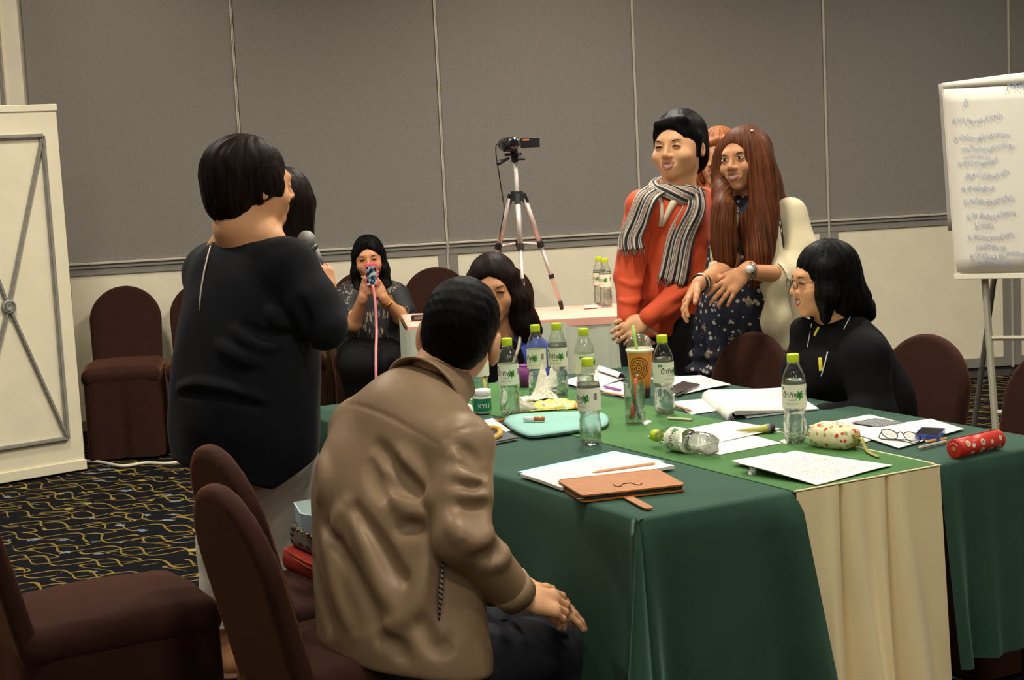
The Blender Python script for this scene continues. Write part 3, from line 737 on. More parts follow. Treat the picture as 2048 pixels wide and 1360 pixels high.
# ---- booklet with its cover rolled over
A_, B_, C_, D_ = T(1404, 797), T(1568, 776), T(1637, 819), T(1456, 841)
bk = empty('rolled_booklet', tuple((A_+C_)/2), label='open booklet with its left pages rolled over', cat='booklet')
def roll(off):
    def f(u, v):
        P0 = A_*(1-v)+D_*v; P1 = B_*(1-v)+C_*v; dx = nrm(P1-P0); Lr = np.linalg.norm(P1-P0); r = .020-off
        s = u*(Lr+.075)
        if s < .075:
            a = (1-s/.075)*math.pi*.95; return P0+dx*(.022-r*math.sin(a)*1.15)+V(0, 0, .028+(-r)+r*math.cos(a)-off*.0+(-.006))
        t = (s-.075); z = .022-off; k = min(1, t/(Lr*.98)); return P0+dx*(.022+t*.93)+V(0, 0, z*(1-k)**1.3+.002)
    return f
for i in range(5): add('page', solid(grid(roll(.003*i), 34, 6), .0008), PAPER if i % 2 == 0 else PAPER2, bk, True)
add('page_block', slab([A_*.8+B_*.2, B_, C_, D_*.8+C_*.2], .0035, V(0, 0, 1)), PAPER2, bk)
# second open book behind the front bottle (curl with its shadow painted in, beside the cup)
b2 = empty('open_book', tuple(T(1215, 757)), label='open book with a curled page over painted shadow left of orange cup', cat='book')
P = [T(1150, 762), T(1206, 742), T(1250, 757), T(1196, 779)]
add('page_block', slab(P, .006, V(0, 0, 1)), PAPER, b2)
def cur(u, v):
    a, b = P[1]*(1-v)+P[2]*v, P[0]*(1-v)+P[3]*v; d = nrm(b-a); return a+d*(.06*u)+V(0, 0, .008+.016*math.sin(u*math.pi*.9))
add('curled_page', solid(grid(cur, 16, 6), .001), PAPER, b2, True)
add('curl_shadow', solid(grid(lambda u, v: cur(u*.6, v)+V(.004, -.006, -.006), 10, 6), .0015), mat('curl_shadow_dark', (30, 32, 40), .6), b2, True)  # dark sheet standing in for the shadow under the curl

# ---- tablet in an orange brown leather case
LEATHER = mat('tan_leather', (170, 104, 38), .5, var=.12, vscale=30, bump=.15, bscale=250)
ztop = .769
c = [atz(p[0], p[1], ztop) for p in ((1114, 960), (1316, 938), (1371, 968), (1164, 991))]
def rounded(c, r=.012, n=5):
    out = []
    for i in range(4):
        p, a, b = c[i], c[i-1], c[(i+1) % 4]; da, db = nrm(a-p), nrm(b-p)
        for k in range(n):
            t = k/(n-1); out.append(p+da*r*(1-t)**2+db*r*t**2)
    return out
tb = empty('tablet_case', tuple((c[0]+c[2])/2*V(1, 1, 0)+V(0, 0, TZ)), label='tan leather tablet case lying closed with its strap out', cat='tablet case')
rc = rounded(c)
add('cover', slab(rc, -.0035, V(0, 0, 1)), LEATHER, tb)
add('tablet', slab([p+V(0, 0, -.0042) for p in rounded([(p-(c[0]+c[2])/2)*.975+(c[0]+c[2])/2 for p in c])], -.0075, V(0, 0, 1)), mat('dark_tablet', (52, 50, 48), .35, metal=.3), tb)
add('back_cover', slab([p+V(0, 0, -.0125) for p in rc], -.0035, V(0, 0, 1)), LEATHER, tb)
add('spine', merge(*[tube([c[0]+(c[1]-c[0])*.03+V(0, 0, -.002-i*.0035), c[1]+(c[0]-c[1])*.03+V(0, 0, -.002-i*.0035)], .0032, 8) for i in range(4)]), LEATHER, tb, True)
s0, s1 = atz(1262, 999, TZ+.001), atz(1300, 1019, TZ+.001); dd = nrm(s1-s0); pn = V(-dd[1], dd[0], 0)
add('strap', slab([s0-dd*.02+pn*.011, s0+pn*.011, s1-dd*.02+pn*.011, s1-dd*.006+pn*.009, s1+pn*.003, s1-pn*.003, s1-dd*.006-pn*.009, s1-dd*.02-pn*.011, s0-pn*.011, s0-dd*.02-pn*.011], .003, V(0, 0, 1)), LEATHER, tb)
SL = mat('dark_stitch', (70, 38, 18), .8)
sp = spline([atz(p[0], p[1], ztop+.0006) for p in ((1226, 969), (1233, 973), (1242, 972), (1246, 968), (1262, 966), (1270, 969), (1279, 970), (1284, 967))], 30)
add('strap_slot', tube(sp, .0012, 6), SL, tb)
add('metal_clip', tube([atz(1154, 998, .7605), atz(1190, 995, .7605)], .0016, 6), STEEL, tb)

# ---- pens and pencils
def pencil(a, b, r, label, body, tip=(60, 50, 44), cat='pencil', z=0, name='pencil', wood=(222, 184, 140), group='pens and pencils on the tables'):
    a, b = T(*a, r+z), T(*b, r+z); d = nrm(b-a); L_ = np.linalg.norm(b-a)
    p = empty(name, tuple(a), label=label, cat=cat, group=group)
    add('barrel', tube([a+d*L_*.10, b], r, 6), mat('pen_%d_%d_%d' % body, body, .45, var=.08), p)
    add('cone', tube([a+d*.004, a+d*L_*.10], [r*.3, r], 8), mat('pencil_wood', wood, .6), p, True)
    add('tip', tube([a, a+d*.0045], [r*.1, r*.34], 8), mat('pen_%d_%d_%d' % tip, tip, .5), p, True)
    return p
pencil((1183, 945), (1309, 927), .0038, 'natural wood pencil on the white paper stack', (224, 164, 124), z=.009)
pencil((1384, 822), (1350, 811), .0038, 'short brown pencil beside the rolled booklet', (196, 148, 110), z=.003)
pencil((1387, 840), (1336, 836), .004, 'pale wood pencil stub beside the right of orange cup bottle', (206, 204, 160))
pencil((1206, 772), (1241, 780), .004, 'purple pen on the sheet beside the orange cup', (150, 96, 170), (90, 60, 110), 'pen', .004, 'pen')
pencil((1203, 784), (1247, 791), .004, 'salmon pencil beside the orange cup foot', (226, 160, 120), z=.001)
pencil((1834, 897), (1892, 883), .0045, 'silver pen lying beside the red pencil case', (176, 170, 158), (30, 30, 30), 'pen', 0, 'pen', (150, 148, 140))
pencil((1848, 884), (1893, 877), .0038, 'orange pencil behind the silver pen', (214, 152, 92), z=.003)
pencil((990, 842), (1016, 838), .004, 'red brown pencil tip beside the teal case', (190, 96, 50))
mk = empty('marker', tuple(T(1510, 858)), label='yellow green marker with a dark round end', cat='marker')
a, b = T(1472, 861, .012), T(1550, 856, .012); d = b-a
add('barrel', tube([a+d*t for t in (0, .15, .35, .55, .72, .8)], [.001, .004, .006, .0065, .011, .0125], 12), mat('marker_lime', (186, 182, 84), .5, var=.1), mk, True)
add('band', tube([a+d*.79, a+d*.86], [.0125, .0128], 14), mat('marker_grey', (120, 130, 130), .5), mk, True)
add('end_cap', tube([a+d*.86, a+d*.93, a+d*.98, a+d], [.0128, .0125, .010, .005], 14), mat('marker_dark', (48, 28, 22), .5), mk, True)

# ---- orange takeaway cup
cp = T(1283, 793); ct = empty('takeaway_cup', tuple(cp), label='orange takeaway cup with dome lid and green straw', cat='cup')
nb = NB('orange_cup_print', .45); x, y, z = nb.sep(nb.tc.outputs['Object']); va = math.atan2(CAM[1]-cp[1], CAM[0]-cp[0])-.12
ang = nb.math('SUBTRACT', nb.math('ARCTAN2', y, x), va); ang = nb.math('SUBTRACT', nb.math('MODULO', nb.math('ADD', ang, 9.4248), 6.2832), 3.1416)
uu = nb.math('MULTIPLY', ang, .038); vv = nb.math('SUBTRACT', z, .092); rr = nb.math('SQRT', nb.math('ADD', nb.math('MULTIPLY', uu, uu), nb.math('MULTIPLY', vv, vv)))
ringm = nb.math('LESS_THAN', nb.math('FRACT', nb.math('DIVIDE', rr, .0076)), .42)
th_ = nb.math('ARCTAN2', vv, uu); gap = nb.math('GREATER_THAN', nb.noise(nb.comb(nb.math('MULTIPLY', th_, 1.4), nb.math('FLOOR', nb.math('DIVIDE', rr, .0076))), 1.7, 1), .36)
mk_ = nb.math('MULTIPLY', nb.math('MULTIPLY', ringm, nb.math('LESS_THAN', rr, .034)), nb.math('MAXIMUM', gap, nb.math('LESS_THAN', rr, .0152)))
body = nb.mix(nb.math('LESS_THAN', z, .028), nb.mix(nb.ramp(z, .03, .05), (150, 98, 50), (226, 142, 42)), (70, 46, 34))
CUPM = nb.done(nb.mix(mk_, body, (84, 46, 16)))
add('body', xf(lathe([(.027, 0), (.0275, .002), (.0395, .138), (.0405, .140), (.0385, .1405), (.036, .12), (.026, .004)], 36), frame(cp, V(1, 0, 0), V(0, 1, 0), V(0, 0, 1))), CUPM, ct, True)
add('lid_rim', xf(lathe([(.0405, .139), (.043, .141), (.043, .147), (.0395, .149), (.036, .147), (.037, .14)], 36, True), frame(cp, V(1, 0, 0), V(0, 1, 0), V(0, 0, 1))), mat('lid_cream', (226, 220, 190), .4), ct, True)
add('drink', xf(lathe([(.0005, .1435), (.0385, .1435)], 24, True), frame(cp, V(1, 0, 0), V(0, 1, 0), V(0, 0, 1))), mat('foam', (224, 210, 160), .6), ct)
add('dome_lid', xf(lathe([(.0395, .148), (.0385, .160), (.034, .176), (.026, .187), (.012, .193), (.0085, .194)], 32, True), frame(cp, V(1, 0, 0), V(0, 1, 0), V(0, 0, 1))), GLASS, ct, True)
u_ = nrm(V(-.14, .02, 1)); add('straw', tube([cp+V(.006, 0, .05), cp+V(.006, 0, .05)+u_*.172], .0042, 10), mat('straw_green', (150, 206, 84), .4), ct, True)

# ---- glass of pens
gp = T(1271, 846); gt = empty('pen_glass', tuple(gp), label='clear drinking glass holding pens', cat='glass')
GI = frame(gp, V(1, 0, 0), V(0, 1, 0), V(0, 0, 1))
add('tumbler', xf(lathe([(.0, 0.), (.026, 0), (.0272, .003), (.0295, .113), (.0283, .1135), (.0258, .010), (.0, .008)], 36), GI), GLASS, gt, True)
def pen_in(a, b, body, cap_, lab):
    a, b = gp+V(*a), gp+V(*b); d = b-a
    p = empty('pen', tuple(a), label=lab, cat='pen', group='pens in the glass')
    add('barrel', tube([a+d*.3, a+d], .0042, 8), body, p, True); add('cap', tube([a, a+d*.02, a+d*.3], [.003, .0056, .0058], 8), cap_, p, True)
    add('ink_tube', tube([a+d*.3, a+d*.85], .0018, 6), cap_, p, True)
CLB = clear('clear_barrel', (.92, .9, .88), 1.2, 0, 1.2, .1, 1.4)
pen_in((-.012, -.004, .012), (.014, .004, .15), CLB, mat('pen_red', (176, 60, 34), .4), 'clear pen with red cap standing in the glass')
pen_in((.014, -.006, .012), (-.024, .006, .142), CLB, mat('pen_slate', (72, 78, 92), .4), 'clear pen with slate grey cap in the glass')
pen_in((-.004, .012, .012), (.006, -.008, .125), mat('pen_orange', (206, 96, 44), .4), mat('pen_orange', (206, 96, 44), .4), 'orange pen standing in the glass')

# ---- right hand side: pouch, glasses, phone, pencil case
nb = NB('floral_print', .8); o = nb.tc.outputs['Object']; v1 = nb.voro(o, 62, .9); c1 = nb.voro(o, 62, .9, 'Color'); r_, g_, b_ = nb.sep(c1)
d1 = nb.math('ADD', v1, nb.math('MULTIPLY', nb.noise(o, 220, 2), .35))
c = nb.mix(nb.math('LESS_THAN', d1, .52), (236, 226, 182), nb.mix(nb.math('GREATER_THAN', r_, .45), (150, 160, 84), (206, 70, 66)))
c = nb.mix(nb.math('MULTIPLY', nb.math('LESS_THAN', d1, .34), nb.math('LESS_THAN', r_, .6)), c, (236, 150, 140)); c = nb.mix(nb.math('LESS_THAN', nb.voro(o, 120, 1), .12), c, (120, 70, 50))
FLORAL = nb.done(c)
pa, pb = T(1602, 893), T(1700, 905); d = nrm(pb-pa); nn_ = V(-d[1], d[0], 0); mid = (pa+pb)/2+nn_*.038+V(0, 0, .028)
po = empty('floral_pouch', tuple(mid*V(1, 1, 0)+V(0, 0, TZ)), label='cream floral print pouch with an olive strap', cat='pouch')
Rm = np.stack([d, nn_, V(0, 0, 1)], 1)
s = SDF().add(p_box(mid, V(.063, .038, .0275), Rm, .024)).add(p_ell(mid+V(0, 0, .003), (.06, .037, .03), Rm), .02)
s.disp = lambda P: .0012*np.sin(P[:, 0]*190)*np.sin(P[:, 1]*170+P[:, 2]*90)
add('body', s.mesh(.004), FLORAL, po, True)
OLIVE = mat('olive_ribbon', (150, 142, 62), .7, var=.1)
e0 = mid+d*.062
add('end_loop', solid(grid(lambda u, v: e0+d*(.012*math.sin(u*3.1)-.002)+nn_*(-.012+.024*v)+V(0, 0, .018*math.cos(u*3.1)-.004), 10, 3), .0015), OLIVE, po, True)
st = spline([e0+V(0, 0, .0)+d*.008, e0+d*.022+V(0, 0, -.002), T(1735, 902, .006), T(1757, 914, .003)], 16); 
add('strap', solid(grid(lambda u, v: st[int(round(u*15))]+nn_*.011*(v-.5)+V(0, 0, .003*abs(v-.5)), 16, 3), .002), OLIVE, po, True)
cb = T(1507, 940, .009); s = SDF()
for i in range(9): s.add(p_ell(cb+RNG.normal(0, .0045, 3), RNG.uniform(.004, .008, 3)), .002)
add('paper_ball', s.mesh(.002), PAPER2, None, False, 'small crumpled white paper ball beneath the curling page', 'paper ball')
# eyeglasses
gx = nrm(T(1822, 873)-T(1779, 868)); gy = V(-gx[1], gx[0], 0); g0 = T(1779, 868, .018); g1 = T(1824, 874, .018)
FR = mat('glasses_frame', (46, 40, 36), .35); gl = empty('eyeglasses', tuple((g0+g1)/2*V(1, 1, 0)+V(0, 0, TZ+.003)), label='dark framed eyeglasses resting on the white sheet', cat='eyeglasses')
for gc in (g0, g1):
    e = [gc+gx*.0235*math.cos(a)+(V(0, 0, 1)*.85-gy*.5)*.0165*math.sin(a) for a in np.linspace(0, 2*math.pi, 25)]
    add('rim', tube(e, .0013, 6, False), FR, gl, True)
    add('lens', (np.array([gc]+e[:-1]), [(0, i+1, (i+1) % 24+1) for i in range(24)]), GLASS, gl)
add('bridge', tube(spline([g0+gx*.023+V(0, 0, .004), (g0+g1)/2+V(0, 0, .009), g1-gx*.023+V(0, 0, .004)], 8), .0014, 6), FR, gl, True)
add('temple', tube(spline([g0-gx*.0235+V(0, 0, .004), T(1760, 877, .008), T(1800, 881, .006), T(1829, 888, .003)], 14), .0015, 6), FR, gl, True)
add('temple', tube(spline([g1+gx*.0235+V(0, 0, .004), T(1838, 880, .008), T(1800, 879, .006), T(1754, 878, .003)], 14), .0015, 6), FR, gl, True)
# phone
zt = .013
c = [T(p[0], p[1], zt+.004) for p in ((1829, 868), (1843, 854), (1891, 856), (1879, 873))]
ph = empty('mobile_phone', tuple((c[0]+c[2])/2*V(1, 1, 0)+V(0, 0, TZ+.003)), label='blue phone with a black back on the white sheet', cat='phone')
cc = (c[0]+c[2])/2
add('case', slab(rounded(c, .006), -zt, V(0, 0, 1)), mat('blue_phone_case', (58, 80, 170), .3, coat=.4), ph)
add('screen', slab([p+V(0, 0, .0004) for p in rounded([(p-cc)*.9+cc for p in c], .005)], .0005, V(0, 0, 1)), mat('phone_black', (24, 25, 32), .15), ph)
mm = (c[0]+c[3])/2+V(0, 0, -zt*.5)+nrm(c[0]-c[1])*.0005; fwd = nrm(np.cross(c[3]-c[0], V(0, 0, 1)))
add('port', tube([mm-fwd*.0015, mm+fwd*.001], .0022, 10), STEEL, ph); add('port', tube([mm-fwd*.0015, mm+fwd*.001], .0022, 10), STEEL, ph)
# red pencil case
a, b = T(1908, 898, .0225), T(1996, 878, .0225); d = nrm(b-a)
nb = NB('red_case_print', .35); o = nb.tc.outputs['Object']; vd = nb.voro(o, 42, .5); vc = nb.voro(o, 42, .5, 'Color'); r_, g_, b_ = nb.sep(vc)
REDP = nb.done(nb.mix(nb.math('LESS_THAN', vd, .34), (204, 52, 34), nb.mix(nb.math('LESS_THAN', vd, .2), (236, 214, 190), nb.mix(nb.math('GREATER_THAN', g_, .5), (226, 170, 60), (150, 130, 120)))))
RED = mat('red_vinyl', (198, 42, 30), .35)
pc = empty('pencil_case', tuple(a*V(1, 1, 0)+V(0, 0, TZ)), label='red cylindrical pencil case with a yellow dotted print', cat='pencil case')
LL = np.linalg.norm(b-a); add('body', tube([a+d*.004, b-d*.004], .0225, 28), REDP, pc, True)
for q, sg in ((a, -1), (b, 1)): add('end_cap', tube([q-d*sg*.006, q-d*sg*.001, q], [.0232, .0232, .021], 28), RED, pc, True)
add('zip', tube([a+V(0, 0, .0228)+V(-d[1], d[0], 0)*.004, b+V(0, 0, .0228)+V(-d[1], d[0], 0)*.004], .0016, 6), mat('zip_red', (150, 30, 24), .5), pc)
cap_c = a-d*.0006; e1 = V(-d[1], d[0], 0); 
add('flower_mark', merge(*[tube([cap_c-d*.0002+(e1*math.cos(k*1.2566)+V(0, 0, 1)*math.sin(k*1.2566))*.0035, cap_c-d*.0008+(e1*math.cos(k*1.2566)+V(0, 0, 1)*math.sin(k*1.2566))*.0035], .0018, 8) for k in range(5)]), mat('mark_yellow', (230, 180, 60), .5), pc)
add('arc_mark', tube([cap_c-d*.0004+(e1*math.cos(t)+V(0, 0, 1)*math.sin(t))*.013 for t in np.linspace(.5, 2.6, 12)], .0009, 5), mat('mark_cream', (240, 200, 170), .5), pc)

# ---- left hand side: case, balm, jar, tissues, pouch
TEAL = mat('teal_neoprene', (134, 184, 172), .75, var=.05, bump=.1, bscale=300)
zt = .016; outl = [(1007, 839), (1018, 829), (1058, 825), (1120, 822), (1205, 822), (1212, 846), (1160, 855), (1112, 862), (1068, 867), (1050, 865), (1028, 855)]
P = spline([atz(p[0], p[1], TZ+zt) for p in outl]+[atz(1007, 839, TZ+zt)], 44)[:-1]
tcs = empty('tablet_sleeve', tuple(P.mean(0)*V(1, 1, 0)+V(0, 0, TZ)), label='teal zip sleeve lying beside the half empty bottle', cat='sleeve')
ctr = P.mean(0)
rings = [(ctr+(P-ctr)*k)*V(1, 1, 0)+V(0, 0, TZ+z) for k, z in ((.93, .001), (.99, .004), (1., .008), (.99, .012), (.94, .0155), (.85, .017), (.5, .0172))]
n = len(P); vs = np.vstack(rings); fs = [(i*n+k, i*n+(k+1) % n, (i+1)*n+(k+1) % n, (i+1)*n+k) for i in range(len(rings)-1) for k in range(n)]+[tuple(range((len(rings)-1)*n, len(rings)*n))]
add('sleeve', (vs, fs), TEAL, tcs, True)
add('zip', tube(np.vstack([rings[2]*1.0, rings[2][:1]])+V(0, 0, .001), .0016, 6, False), mat('zip_grey', (96, 112, 112), .5), tcs, True)
zp = atz(1054, 855, TZ+.012); add('zip_pull', SDF().add(p_ell(zp, (.0085, .006, .0055))).mesh(.0018), mat('brown_bead', (92, 52, 34), .3), tcs, True)
a, b = atz(1048, 838, TZ+.026), atz(1089, 838, TZ+.026); d = b-a
lb = empty('lip_balm', tuple(a-V(0, 0, .007)), label='small white and amber balm tube on the teal sleeve', cat='balm')
add('cap', tube([a, a+d*.5], .0072, 16), mat('balm_white', (226, 232, 228), .35), lb, True); add('body', tube([a+d*.5, b], .0068, 16), mat('balm_amber', (178, 108, 40), .3), lb, True)
jp = T(966, 826); jr = empty('gum_jar', tuple(jp), label='white lidded gum jar with a green label', cat='jar'); JM = frame(jp, V(1, 0, 0), V(0, 1, 0), V(0, 0, 1))
add('body', xf(lathe([(.022, 0), (.026, .003), (.0265, .05), (.024, .053)], 28), JM), mat('jar_white', (222, 226, 218), .3), jr, True)
jl = add('label', xf(lathe([(.0269, .008), (.0269, .046)], 28, True), JM), mat('jar_green', (24, 128, 84), .35, var=.25, vscale=70), jr, True)
va = math.atan2(CAM[1]-jp[1], CAM[0]-jp[0]); add('lettering', xf(wrap(text_mesh('XYLI', .019), .0273, va+.1, .018), JM), mat('print_white', (230, 236, 228), .5), jl)
add('lid', xf(lathe([(.0245, .053), (.0262, .055), (.0262, .069), (.0245, .071), (0, .071)], 28), JM), mat('jar_lid', (238, 238, 230), .35), jr, True)
# mustard pouch and grey notebook
sl = [T(p[0], p[1], .008) for p in ((925, 872), (1000, 858), (1037, 874), (955, 890))]
nbk = empty('grey_notebook', tuple((sl[0]+sl[2])/2), label='dark grey notebook half hidden by the tan shoulder', cat='notebook')
add('cover', slab(sl, -.0025, V(0, 0, 1)), mat('notebook_grey', (70, 74, 80), .5, var=.1), nbk); add('pages', slab([(p-(sl[0]+sl[2])/2)*.97+(sl[0]+sl[2])/2+V(0, 0, -.0025) for p in sl], -.004, V(0, 0, 1)), PAPER2, nbk)
sp_ = spline([T(945, 876, .012), T(975, 879, .012), T(996, 872, .014), T(1000, 862, .02), T(988, 856, .026), T(945, 856, .026)], 26)
wl_ = empty('mustard_pouch', tuple(T(975, 872, .008)), label='mustard brown folded pouch on the grey notebook', cat='pouch')
add('fold', tube(sp_, .0075, 10), mat('mustard_felt', (196, 152, 66), .8, var=.12, vscale=40), wl_, True)
add('lining', slab([T(948, 876, .012), T(985, 874, .012), T(992, 862, .02), T(950, 862, .02)], .003), mat('pouch_lining', (52, 46, 40), .7), wl_)
# tissues, plastic, snack bag
def crumple(name, c, r, label, m, cat, seed, n=13, vox=.004, spread=.6, flat=.7, noise=.0035):
    g = np.random.default_rng(seed); s = SDF()
    for i in range(n):
        q = c+g.normal(0, 1, 3)*np.array(r)*spread*np.array([1, 1, .6]); q[2] = max(q[2], c[2]-r[2]*.5)
        R_ = rot_axis(g.normal(0, 1, 3), g.uniform(0, 3)); s.add(p_box(q, np.array(r)*g.permutation([.14, .55, .7])*np.array([1, 1, flat]), R_, .002), .009)
    s.keep(p_plane(V(0, 0, TZ+.0005), V(0, 0, -1)))
    ph_ = g.uniform(0, 6, 6)
    s.disp = lambda P: noise*.45*(np.abs(np.sin(P[:, 0]*70+P[:, 1]*60+ph_[0]))+np.abs(np.sin(P[:, 2]*80-P[:, 0]*50+ph_[1]))-.9)
    return add(name, s.mesh(vox), m, None, False, label, cat)
TISS = mat('tissue', (236, 232, 212), .85, var=.04, sss=0)
bagM = mat('clear_wrap', (226, 224, 200), .25, var=.08, trans=.45, ior=1.1)
def crinkle(name, c, ax, ay, prof, label, m, cat, seed, n=22, th=.0012):
    g = np.random.default_rng(seed); K = g.normal(0, 1, (7, 2))*9; ph_ = g.uniform(0, 6, 7)
    def f(u, v):
        w = sum(abs(math.sin(K[i, 0]*u+K[i, 1]*v+ph_[i])) for i in range(7))/7
        x, y, z = prof(u, v, w); return c+np.asarray(ax)*x+np.asarray(ay)*y+V(0, 0, max(z, .001))
    return add(name, solid(grid(f, n, n), th), m, None, False, label, cat)
crinkle('tissue_heap', T(1076, 802), V(1, .1, 0), V(-.1, 1, 0), lambda u, v, w: ((u-.5)*.115+.02*(w-.5), (v-.4)*.10, .012*w+.085*math.exp(-((u-.62)/.20)**2-((v-.5)/.3)**2)*(.55+.75*w)), 'crumpled white tissue heap beside the rear bottles', TISS, 'tissue', 3)
crinkle('tissue_corner', T(1098, 800, .02), V(.8, .3, 0), V(-.3, .9, .2), lambda u, v, w: ((u-.5)*.05, (v-.5)*.03+.02*w, .012+.075*u*(1-abs(2*v-1)*.6)+.02*w), 'upright torn tissue corner on the tissue heap', TISS, 'tissue', 11, 14)
crumple('plastic_wrap', T(1047, 812, .02), (.035, .025, .028), 'clear crinkled plastic wrapper behind the half empty bottle', bagM, 'wrapper', 5, 12)
nb = NB('snack_print', .35); o = nb.tc.outputs['Object']; n1 = nb.noise(o, 45, 2)
SNACK = nb.done(nb.mix(nb.ramp(n1, .60, .64), nb.mix(nb.ramp(nb.noise(o, 60, 1), .6, .66), (232, 226, 96), (238, 226, 190)), (214, 110, 50)))
crinkle('snack_bag', T(1108, 817), V(1, .05, 0), V(-.05, 1, 0), lambda u, v, w: ((u-.5)*.165, (v-.5)*.085+.01*(w-.5), .003+.022*(math.sin(math.pi*u)*math.sin(math.pi*v))**.5*(.5+.9*w)), 'crinkled yellow snack bag behind the teal sleeve', SNACK, 'snack bag', 8, 26)
crumple('crumpled_tissue', T(925, 803, .014), (.018, .014, .016), 'small crumpled tissue on the yellow sheet', TISS, 'tissue', 14, 9, .003)
ra, rb = T(905, 828, .02), T(940, 822, .021); pr = empty('paper_roll', tuple(T(925, 836)), label='white paper roll beside the green gum jar', cat='paper roll')
add('roll', tube([ra-(rb-ra)*.9, rb], .021, 24), PAPER, pr, True); add('core', tube([rb-(rb-ra)*.02, rb+(rb-ra)*.01], .008, 16), PAPER2, pr, True)
cp2 = T(1051, 774); pcup = empty('purple_cup', tuple(cp2), label='purple paper cup behind the half empty bottle', cat='cup'); M_ = frame(cp2, V(1, 0, 0), V(0, 1, 0), V(0, 0, 1))
PURP = mat('purple_paper', (132, 58, 128), .5, var=.15, vscale=60)
add('body', xf(lathe([(.017, 0), (.0225, .072), (.0215, .072), (.016, .003), (0, .003)], 24), M_), PURP, pcup, True)
add('rim', xf(tube([(.0228*math.cos(a), .0228*math.sin(a), .072) for a in np.linspace(0, 2*math.pi, 25)], .0014, 6, False), M_), PURP, pcup, True)
# black notebook at the far edge
c = [T(p[0], p[1], .014) for p in ((1342, 773), (1366, 762), (1400, 768), (1354, 786))]
bn = empty('black_wallet', tuple((c[0]+c[2])/2), label='black wallet on the sheet near the far table edge', cat='wallet')
WL = mat('black_wallet_leather', (46, 34, 30), .4); cm = (c[0]+c[2])/2
add('cover', slab(c, -.004, V(0, 0, 1)), WL, bn); add('filling', slab([(p-cm)*.94+cm+V(0, 0, -.004) for p in c], -.004, V(0, 0, 1)), PAPER2, bn); add('back', slab([p+V(0, 0, -.008) for p in c], -.004, V(0, 0, 1)), WL, bn)
# small recorder and packet on the side table
c0 = atz(838, 640, .757); rcd = empty('voice_recorder', tuple(c0), label='small black recorder on the pink side table corner', cat='recorder')
add('body', box(c0+V(-.035, -.02, 0), c0+V(.035, .03, .022), .004), mat('recorder_black', (30, 28, 28), .4), rcd)
add('panel', box(c0+V(-.02, -.0215, .004), c0+V(.032, -.02, .019)), mat('recorder_grey', (120, 116, 110), .3, metal=.5), rcd)
c0 = atz(1183, 616, .757); add('clear_packet', box(c0+V(-.035, -.02, 0), c0+V(.03, .03, .012), .004), mat('packet_white', (232, 222, 206), .3), None, False, 'flat pale packet beside the bottles on pink table', 'packet')
# ================================================================ FLIP CHART
fl = empty('flip_chart', label='white flip chart easel with handwritten blue Thai notes', cat='flip chart')
o0 = at(1912, 549, 7.35); bx = nrm(V(.93, -.36, 0)); bn_ = nrm(V(-.36, -.93, 0)); up_ = nrm(V(0, 0, 1)*.985-bn_*.0+V(bn_[0], bn_[1], 0)*-.13-bx*.065)
fl.location = (o0[0], o0[1], 0); ORG[fl] = V(o0[0], o0[1], 0)
FM = frame(o0, bx, -bn_, up_)             # x along the board, y away, z up the board
FW_, FH = .70, .862
EASEL = mat('easel_grey', (176, 172, 152), .45, metal=.3, var=.06); BOARD = mat('board_white', (220, 216, 196), .4, var=.03); FPAP = mat('flip_paper', (206, 203, 188), .8, var=.03); FP_SHADED = mat('flip_paper_shaded', (150, 148, 140), .8, var=.04)
add('board', xf(box((-.004, .006, -.01), (FW_, .026, FH), .003), FM), BOARD, fl)
add('pen_tray', xf(merge(box((-.006, -.03, -.02), (FW_, .01, -.008), .003), box((-.006, -.03, -.012), (FW_, -.026, .004), .001)), FM), BOARD, fl)
for i, (dx, zb) in enumerate(((0, .012), (.004, .02), (.01, .03))):
    add('sheet', xf(solid(grid(lambda u, v: (.006+dx+(FW_-.03)*u, .002-.003*(3-i)-.012*(1-v)**2*(i == 0)-.002*math.sin(u*6)*(1-v), zb+(FH-.03-zb)*v), 10, 14), .0006), FM), FPAP, fl, True)
add('turned_sheets', xf(solid(grid(lambda u, v: (-.032+(FW_-.02)*u+.01*v, .05+.05*(1-v), .19+.67*v), 6, 10), .004), FM), FP_SHADED, fl, True)  # darker grey copy of the paper, shadow behind the board put into its colour
def flap(u, v):
    r = .012+.035*u; a = -2.3+v*4.0; return (.0+FW_*u, -.004-r*math.cos(a)*.8+.01, FH-.012+.018*u+r*math.sin(a))
add('rolled_top_sheet', xf(solid(grid(flap, 20, 16), .0008), FM), FPAP, fl, True)
BLUEINK = mat('blue_marker_ink', (140, 150, 182), .7, var=.2, vscale=40)
lines = [(.40, .775, 'การประชุม', .062), (.14, .715, 'ดี', .055), (.06, .64, '1) ระบุ Agenda ล่วงหน้า', .044), (.06, .56, '2) เปิดโอกาสให้คนนอกรอบ', .042), (.10, .51, 'วาระที่จะทำงานก่อนประชุม', .042), (.11, .478, 'คนนอกมา มีส่วน ร่วม', .026), (.075, .448, '3) ดูแนวทางการแก้', .042), (.115, .39, 'ปัญหา ไม่ใช่กรอบเปิด', .042), (.085, .335, '4) เสนอข้อชี้แนะ', .042), (.095, .275, '5) สนใจรับฟังอย่างตั้งใจ', .042), (.105, .21, '6) รับ ฟังกันระหว่างงาน', .042), (.15, .165, 'ไม่เกรงใจ', .04), (.105, .115, '7) สรุปแนวทางร่วมกัน', .042), (.15, .072, 'ก่อนปิดประชุม', .042), (.11, .033, '8) ประเมินผล สรุปการประชุม', .040), (.15, .003, 'ร่วมกันทุก Agenda', .036)]
